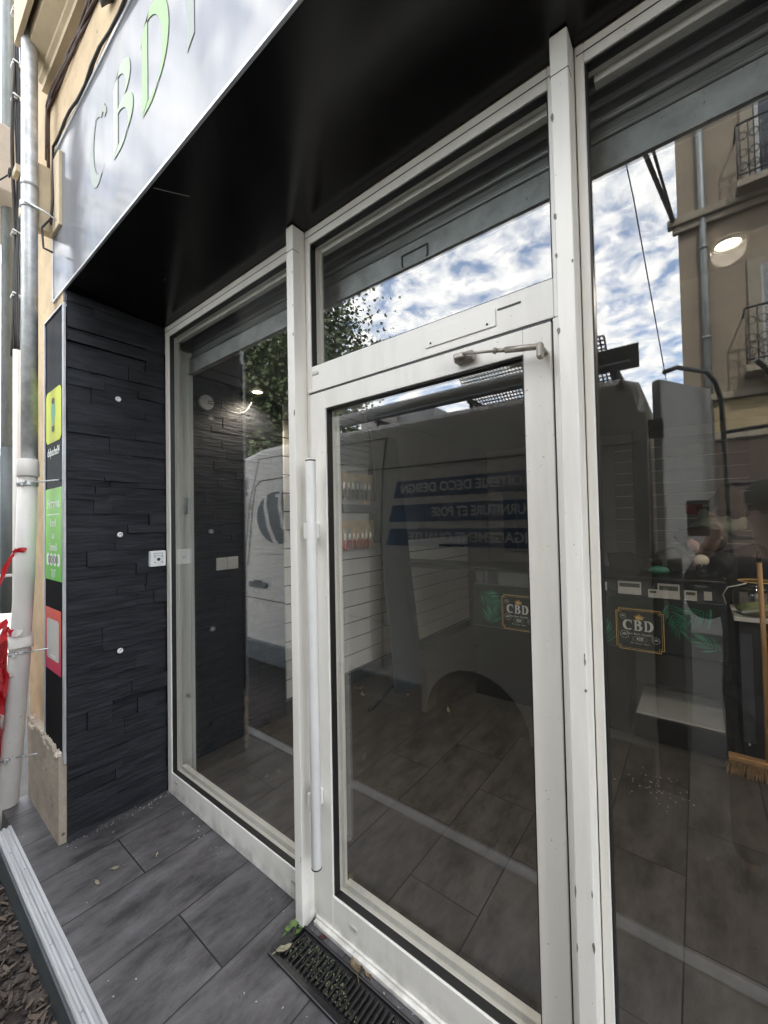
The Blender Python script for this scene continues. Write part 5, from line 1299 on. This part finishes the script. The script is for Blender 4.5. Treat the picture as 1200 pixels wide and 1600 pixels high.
# ---------------- the person taking the picture, seen only as a dark reflection
def skinned(name, m, verts, edges, radii, parent, sub=2, root=0, smooth=True):
    me = bpy.data.meshes.new(name); me.from_pydata([Vector(v) for v in verts], edges, [])
    o = bpy.data.objects.new(name, me); C.objects.link(o)
    o.modifiers.new('s', 'SKIN'); sb = o.modifiers.new('u', 'SUBSURF'); sb.levels = sub
    for i, r in enumerate(radii):
        rr = r if isinstance(r, tuple) else (r, r)
        me.skin_vertices[0].data[i].radius = rr
    me.skin_vertices[0].data[root].use_root = True
    bpy.context.view_layer.update()
    dg = bpy.context.evaluated_depsgraph_get(); m2 = bpy.data.meshes.new_from_object(o.evaluated_get(dg))
    bpy.data.objects.remove(o)
    b = bmesh.new(); b.from_mesh(m2)
    for f in b.faces: f.smooth = True
    mb = MB(); mb.bm.free(); mb.bm = b
    return mb.build(name, m, parent)
PX, PY, G0 = 2.74, -1.44, -.2
pe = thing('person', (PX, PY, G0), 'person in black jacket and dark beanie holding up a phone behind the van', 'person')
skin = mat('skin', (.42, .25, .18), .5)
cloth = mat('black_jacket', (.010, .011, .014), .8, bump=.3, bscale=25)
trous = mat('dark_trousers', (.022, .024, .03), .85, bump=.2)
def q_(x, y, z): return (PX + x, PY + y, G0 + z)
# right hand at the phone just behind the lens
HX, HY, HZ = 2.515 - PX, -1.115 - PY, 1.50 - G0
body_v = [q_(0, 0, .98), q_(0, .01, 1.20), q_(0, 0, 1.42), q_(0, .015, 1.54), q_(0, .03, 1.64), q_(-.005, .035, 1.74), q_(-.005, .03, 1.83),
          q_(-.19, .02, 1.45), q_(-.24, .16, 1.28), q_(-.28, .30, 1.46), q_(HX + .02, HY - .03, HZ - .04), q_(HX + .01, HY - .01, HZ + .0),
          q_(.19, .0, 1.45), q_(.25, .02, 1.18), q_(.24, .12, .96), q_(.235, .15, .88),
          q_(-.10, 0, .92), q_(-.11, .02, .50), q_(-.12, .01, .10), q_(-.12, .03, .07),
          q_(.10, 0, .92), q_(.12, .02, .50), q_(.135, .01, .10), q_(.135, .03, .07)]
body_e = [(0, 1), (1, 2), (2, 3), (3, 4), (4, 5), (5, 6), (2, 7), (7, 8), (8, 9), (9, 10), (10, 11), (2, 12), (12, 13), (13, 14), (14, 15), (0, 16), (16, 17), (17, 18), (18, 19), (0, 20), (20, 21), (21, 22), (22, 23)]
body_r = [(.15, .10), (.14, .10), (.16, .11), .055, .068, .085, .055, .055, .045, .037, .028, .034, .055, .045, .032, .035, .085, .06, .036, .026, .085, .06, .036, .026]
body = skinned('body', skin, body_v, body_e, body_r, pe)
fing = MB()
hc = Vector(q_(HX, HY, HZ + .01))
for k in range(4):
    z = .02 - k * .020; L3 = (.062, .070, .066, .052)[k]
    fing.tube([hc + Vector((.018, -.004, z)), hc + Vector((-.006, .018, z)), hc + Vector((-L3 * .5, .020, z + .002)), hc + Vector((-L3, .006, z + .003))], [.0095, .009, .008, .006], 8)
fing.tube([hc + Vector((.012, -.012, -.02)), hc + Vector((-.004, -.022, .0)), hc + Vector((-.022, -.020, .022)), hc + Vector((-.034, -.016, .034))], [.012, .011, .010, .007], 8)
fing.build('hand', skin, body)
hc2 = Vector(q_(.232, .165, .86))
fing = MB()
for k in range(4): fing.tube([hc2 + Vector((.0, -.02 + k * .014, .02)), hc2 + Vector((-.006, -.02 + k * .015, -.03)), hc2 + Vector((-.020, -.018 + k * .014, -.062 - (k % 3) * .005))], [.010, .009, .006], 8)
fing.tube([hc2 + Vector((-.01, .03, .02)), hc2 + Vector((-.022, .045, -.01)), hc2 + Vector((-.026, .044, -.032))], [.011, .010, .007], 8)
fing.build('hand', skin, body)
jv = [q_(0, -.01, .70), q_(0, .01, 1.12), q_(0, 0, 1.40), q_(0, .012, 1.53), q_(-.20, .02, 1.455), q_(-.25, .16, 1.275), q_(-.285, .30, 1.44), q_(HX + .045, HY - .07, HZ - .08), q_(.20, 0, 1.455), q_(.26, .02, 1.18), q_(.248, .115, .98)]
skinned('jacket', cloth, jv, [(0, 1), (1, 2), (2, 3), (2, 4), (4, 5), (5, 6), (6, 7), (2, 8), (8, 9), (9, 10)], [(.23, .16), (.20, .14), (.20, .14), .075, .085, .068, .058, .044, .085, .068, .05], pe)
tv = [q_(0, 0, .95), q_(-.10, 0, .86), q_(-.115, .02, .50), q_(-.12, .01, .10), q_(.10, 0, .86), q_(.125, .02, .50), q_(.135, .01, .10)]
skinned('trousers', trous, tv, [(0, 1), (1, 2), (2, 3), (0, 4), (4, 5), (5, 6)], [(.17, .12), .105, .08, .07, .105, .08, .07], pe)
for sx_ in (-.12, .135):
    mb = MB().sphere(q_(sx_, .07, .045), .05, (.95, 2.6, .95)); mb.box(PX + sx_ - .045, PX + sx_ + .045, PY - .06, PY + .19, G0, G0 + .022, .01); mb.build('shoe', black, pe)
mb = MB().sphere(q_(-.005, .02, 1.80), .098, (.92, 1.08, .95)); mb.build('beanie', mat('green_beanie', (.018, .03, .026), .9, bump=.5, bscale=60), pe)
mb = MB().sphere(q_(-.005, .105, 1.70), .014, (.8, 1.4, 1.3)); mb.build('nose', skin, body)
for ex in (-.036, .028): MB().sphere(q_(ex, .098, 1.735), .011, (1.3, .7, .7)).build('eye', win_dark, body)
MB().sphere(q_(-.005, .097, 1.662), .018, (1.4, .5, .35)).build('mouth', mat('lips', (.33, .12, .10), .5), body)
for ex in (-.088, .078): MB().sphere(q_(ex, .03, 1.72), .024, (.4, .8, 1.2)).build('ear', skin, body)
MB().box(2.435, 2.512, -1.096, -1.087, 1.44, 1.595, .004).build('phone', black)
tag(bpy.data.objects['phone'], 'black phone held up in the right hand of the person behind the camera', 'phone')

# ---------------- opposite building
ob = thing('street_building', (6, -8, 0), 'tan rendered building across the street with shutters and iron balconies', 'building')
YB = -7.96
MB().box(2.35, 13, YB - 7, YB, -.19, 13).build('wall', stone_f, ob)
mb = MB().box(2.20, 13, YB, YB + .16, 6.76, 6.90, .02); mb.box(2.27, 13, YB, YB + .10, 6.64, 6.76, .02); mb.box(2.2, 13, YB, YB + .12, 3.50, 3.62, .02); mb.box(2.25, 13, YB, YB + .07, 2.82, 2.95, .02); mb.box(2.2, 13, YB, YB + .3, 12.8, 13.1, .05)
mb.build('cornice', stone_d, ob)
MB().box(2.62, 13, YB, YB + .03, 2.96, 3.49).build('shop_band', ochre, ob)
MB().box(2.37, 13, YB, YB + .02, -.1, 2.80).build('ground_floor_front', terracotta, ob)
for (xa, xb, za, zb) in ((3.40, 4.35, 6.98, 9.4), (3.42, 4.36, 3.95, 5.65), (5.9, 6.9, 6.98, 9.4), (5.9, 6.9, 3.95, 5.65), (3.4, 4.35, 10.0, 11.8)):
    fr = MB().box(xa - .16, xa, YB, YB + .05, za, zb + .16); fr.box(xb, xb + .16, YB, YB + .05, za, zb + .16); fr.box(xa, xb, YB, YB + .05, zb, zb + .16)
    fr = fr.build('window', stone_d, ob)
    MB().box(xa, xb, YB, YB + .012, za, zb).build('pane', win_dark, fr)
    mb = MB(); 
    if za < 5:
        mb.box(xa, xa + .40, YB + .014, YB + .045, za, zb); 
        nsl = int((zb - za) / .05)
        for k in range(nsl): mb.box(xa + .04, xa + .36, YB + .045, YB + .06, za + .02 + k * .05, za + .045 + k * .05)
        mb.box(xb - .4, xb, YB + .014, YB + .045, za, zb)
    else: mb.box(xa + .02, xa + .07, YB + .014, YB + .03, za, zb); mb.box((xa + xb) / 2 - .03, (xa + xb) / 2 + .03, YB + .014, YB + .03, za, zb); mb.box(xb - .07, xb - .02, YB + .014, YB + .03, za, zb); mb.box(xa, xb, YB + .014, YB + .028, za + 1.4, za + 1.46)
    mb.build('shutter' if za < 5 else 'sash', shutter_m, fr)
    bz = za - .02
    if zb < 11 or True:
        sl = MB().box(xa - .26, xb + .26, YB, YB + .42, bz - .12, bz, .015).build('balcony', stone_d, ob)
        mb = MB(); mb.tube([(xa - .24, YB + .4, bz + .92), (xb + .24, YB + .4, bz + .92)], .018, 8); mb.tube([(xa - .24, YB + .4, bz + .08), (xb + .24, YB + .4, bz + .08)], .014, 8)
        nb_ = 10
        for k in range(nb_ + 1):
            xx = xa - .24 + (xb - xa + .48) * k / nb_; mb.tube([(xx, YB + .4, bz), (xx, YB + .4, bz + .92)], .011, 6)
            if k < nb_:
                cx = xx + (xb - xa + .48) / nb_ / 2; rr = (xb - xa + .48) / nb_ / 2 * .8
                for cz in (bz + .2, bz + .42, bz + .7): mb.tube([(cx + rr * math.cos(2 * PI * j / 10), YB + .4, cz + rr * 1.1 * math.sin(2 * PI * j / 10)) for j in range(11)], .008, 5, False)
        for sx_ in (xa - .24, xb + .24): mb.tube([(sx_, YB + .4, bz + .92), (sx_, YB, bz + .92)], .016, 6)
        mb.build('railing', iron, sl)
mb = MB().tube([(2.70, YB + .07, 12.7), (2.70, YB + .07, 0)], .055, 12); 
for z in (8.5, 6.2, 4.6): mb.tube([(2.70, YB + .07, z), (2.70, YB + .07, z + .06)], .07, 12)
mb.build('drain_pipe', galv2, ob)
# further street fronts
def house(x0, x1, y0, y1, h, m_, label, face='x'):
    t = thing('town_house', ((x0 + x1) / 2, (y0 + y1) / 2, -.2), label, 'house')
    MB().box(x0, x1, y0, y1, -.2, h).build('wall', m_, t)
    mb = MB(); mb.prism([(y0 - .3, h), (y1 + .3, h), ((y0 + y1) / 2, h + 1.6)], (x1 - x0) + .6, vmat(Vector((0, 1, 0)), Vector((0, 0, 1)), Vector((1, 0, 0)), (x0 - .3, 0, 0))); mb.build('roof', terracotta, t)
    k = 0
    z = 1.2
    while z < h - 1.8:
        y = y0 + 1
        while y < y1 - 1.2:
            if face == 'x': f = MB().box(x1, x1 + .06, y - .08, y + .98, z - .08, z + 1.6).build('window', stone_d, t); MB().box(x1 + .062, x1 + .07, y, y + .9, z, z + 1.5).build('pane', win_dark, f)
            y += 2.3
        z += 2.9
    return t
house(-22, -15, -26, -14, 5, mat('pale_yellow_render', (.55, .46, .3), .9), 'pale yellow house with a tiled roof down the street')
house(-60, -50, 0, 12, 7, mat('far_white_render', (.6, .58, .54), .9), 'far white house at the end of the street on the left')

# ---------------- trees
def tree(x, y, h, r, n, seed, label, m_=leaf_m, base=-.2, low=.35):
    t = thing('street_tree', (x, y, base), label, 'tree', 'trees along the street')
    rg = random.Random(seed); mb = MB()
    mb.tube([(x, y, base), (x + .05, y, h * .25), (x - .05, y + .05, h * .5), (x, y, h * .85)], [h * .03, h * .024, h * .017, .02], 10)
    cl = []
    for k in range(16):
        a = rg.uniform(0, 6.28); z0 = h * rg.uniform(low - .05, .7); rr = r * rg.uniform(.45, .95); z1 = z0 + h * rg.uniform(.08, .22)
        p1 = (x + rr * math.cos(a), y + rr * math.sin(a), z1); mb.tube([(x, y, z0), ((x + p1[0]) / 2, (y + p1[1]) / 2, (z0 + z1) / 2 + .1), p1], [h * .010, h * .007, .012], 6); cl.append(p1)
    mb.build('trunk', bark, t)
    for k in range(18): cl.append((x + rg.gauss(0, r * .4), y + rg.gauss(0, r * .4), h * rg.uniform(low, 1.0)))
    b = bmesh.new()
    for k in range(n):
        c = Vector(rg.choice(cl)); s = r * .30
        p = c + Vector((rg.gauss(0, s), rg.gauss(0, s), rg.gauss(0, s * .8)))
        l = rg.uniform(.07, .13); u = Vector((rg.uniform(-1, 1), rg.uniform(-1, 1), rg.uniform(-1, .6))).normalized(); v = u.orthogonal().normalized()
        v = (Matrix.Rotation(rg.uniform(0, 6), 3, u) @ v) * l * .42
        q = [b.verts.new(p), b.verts.new(p + u * l * .5 + v), b.verts.new(p + u * l), b.verts.new(p + u * l * .5 - v)]
        b.faces.new(q)
    mb = MB(); mb.add(b); mb.build('crown', m_, t)
tree(-6.4, -5.3, 8.0, 2.2, 60000, 1, 'dense dark green tree across the street seen mirrored above the van', low=.16)
tree(-10.5, -6.0, 7.2, 2.0, 20000, 2, 'broad green tree further down the street behind the dense one', leaf_l, low=.2)
tree(-26, .8, 5.2, 2.2, 6000, 3, 'distant green tree at the far left edge of the street', leaf_l, low=.25)

# overhead cables
mb = MB(); mb.tube([(1.15, -2.6, 7.6), (1.9, -5.2, 7.0), (2.3, -7.9, 6.85)], .035, 8); mb.tube([(1.3, -2.6, 7.75), (2.0, -5.2, 7.2), (2.3, -7.9, 6.9)], .022, 8)
for k in range(9): 
    f_ = k / 9; mb.tube([(1.3 + .7 * f_, -2.9 - 2.2 * f_, 7.75 - .45 * f_), (1.27 + .7 * f_, -2.9 - 2.2 * f_, 7.62 - .45 * f_)], .05, 5)
tag(mb.build('overhead_cable', rubber), 'thick overhead cable bundle anchored to the corner of the tan building', 'cable')
mb = MB(); mb.tube([(1.7, -4.2, 7.4), (1.9, -5.5, 6.0), (2.1, -7.9, 4.0)], .008, 6); tag(mb.build('overhead_wire', rubber), 'thin slack wire hanging below the overhead cable bundle', 'wire')

for o in list(bpy.data.objects):
    if '_o' in o: del o['_o']
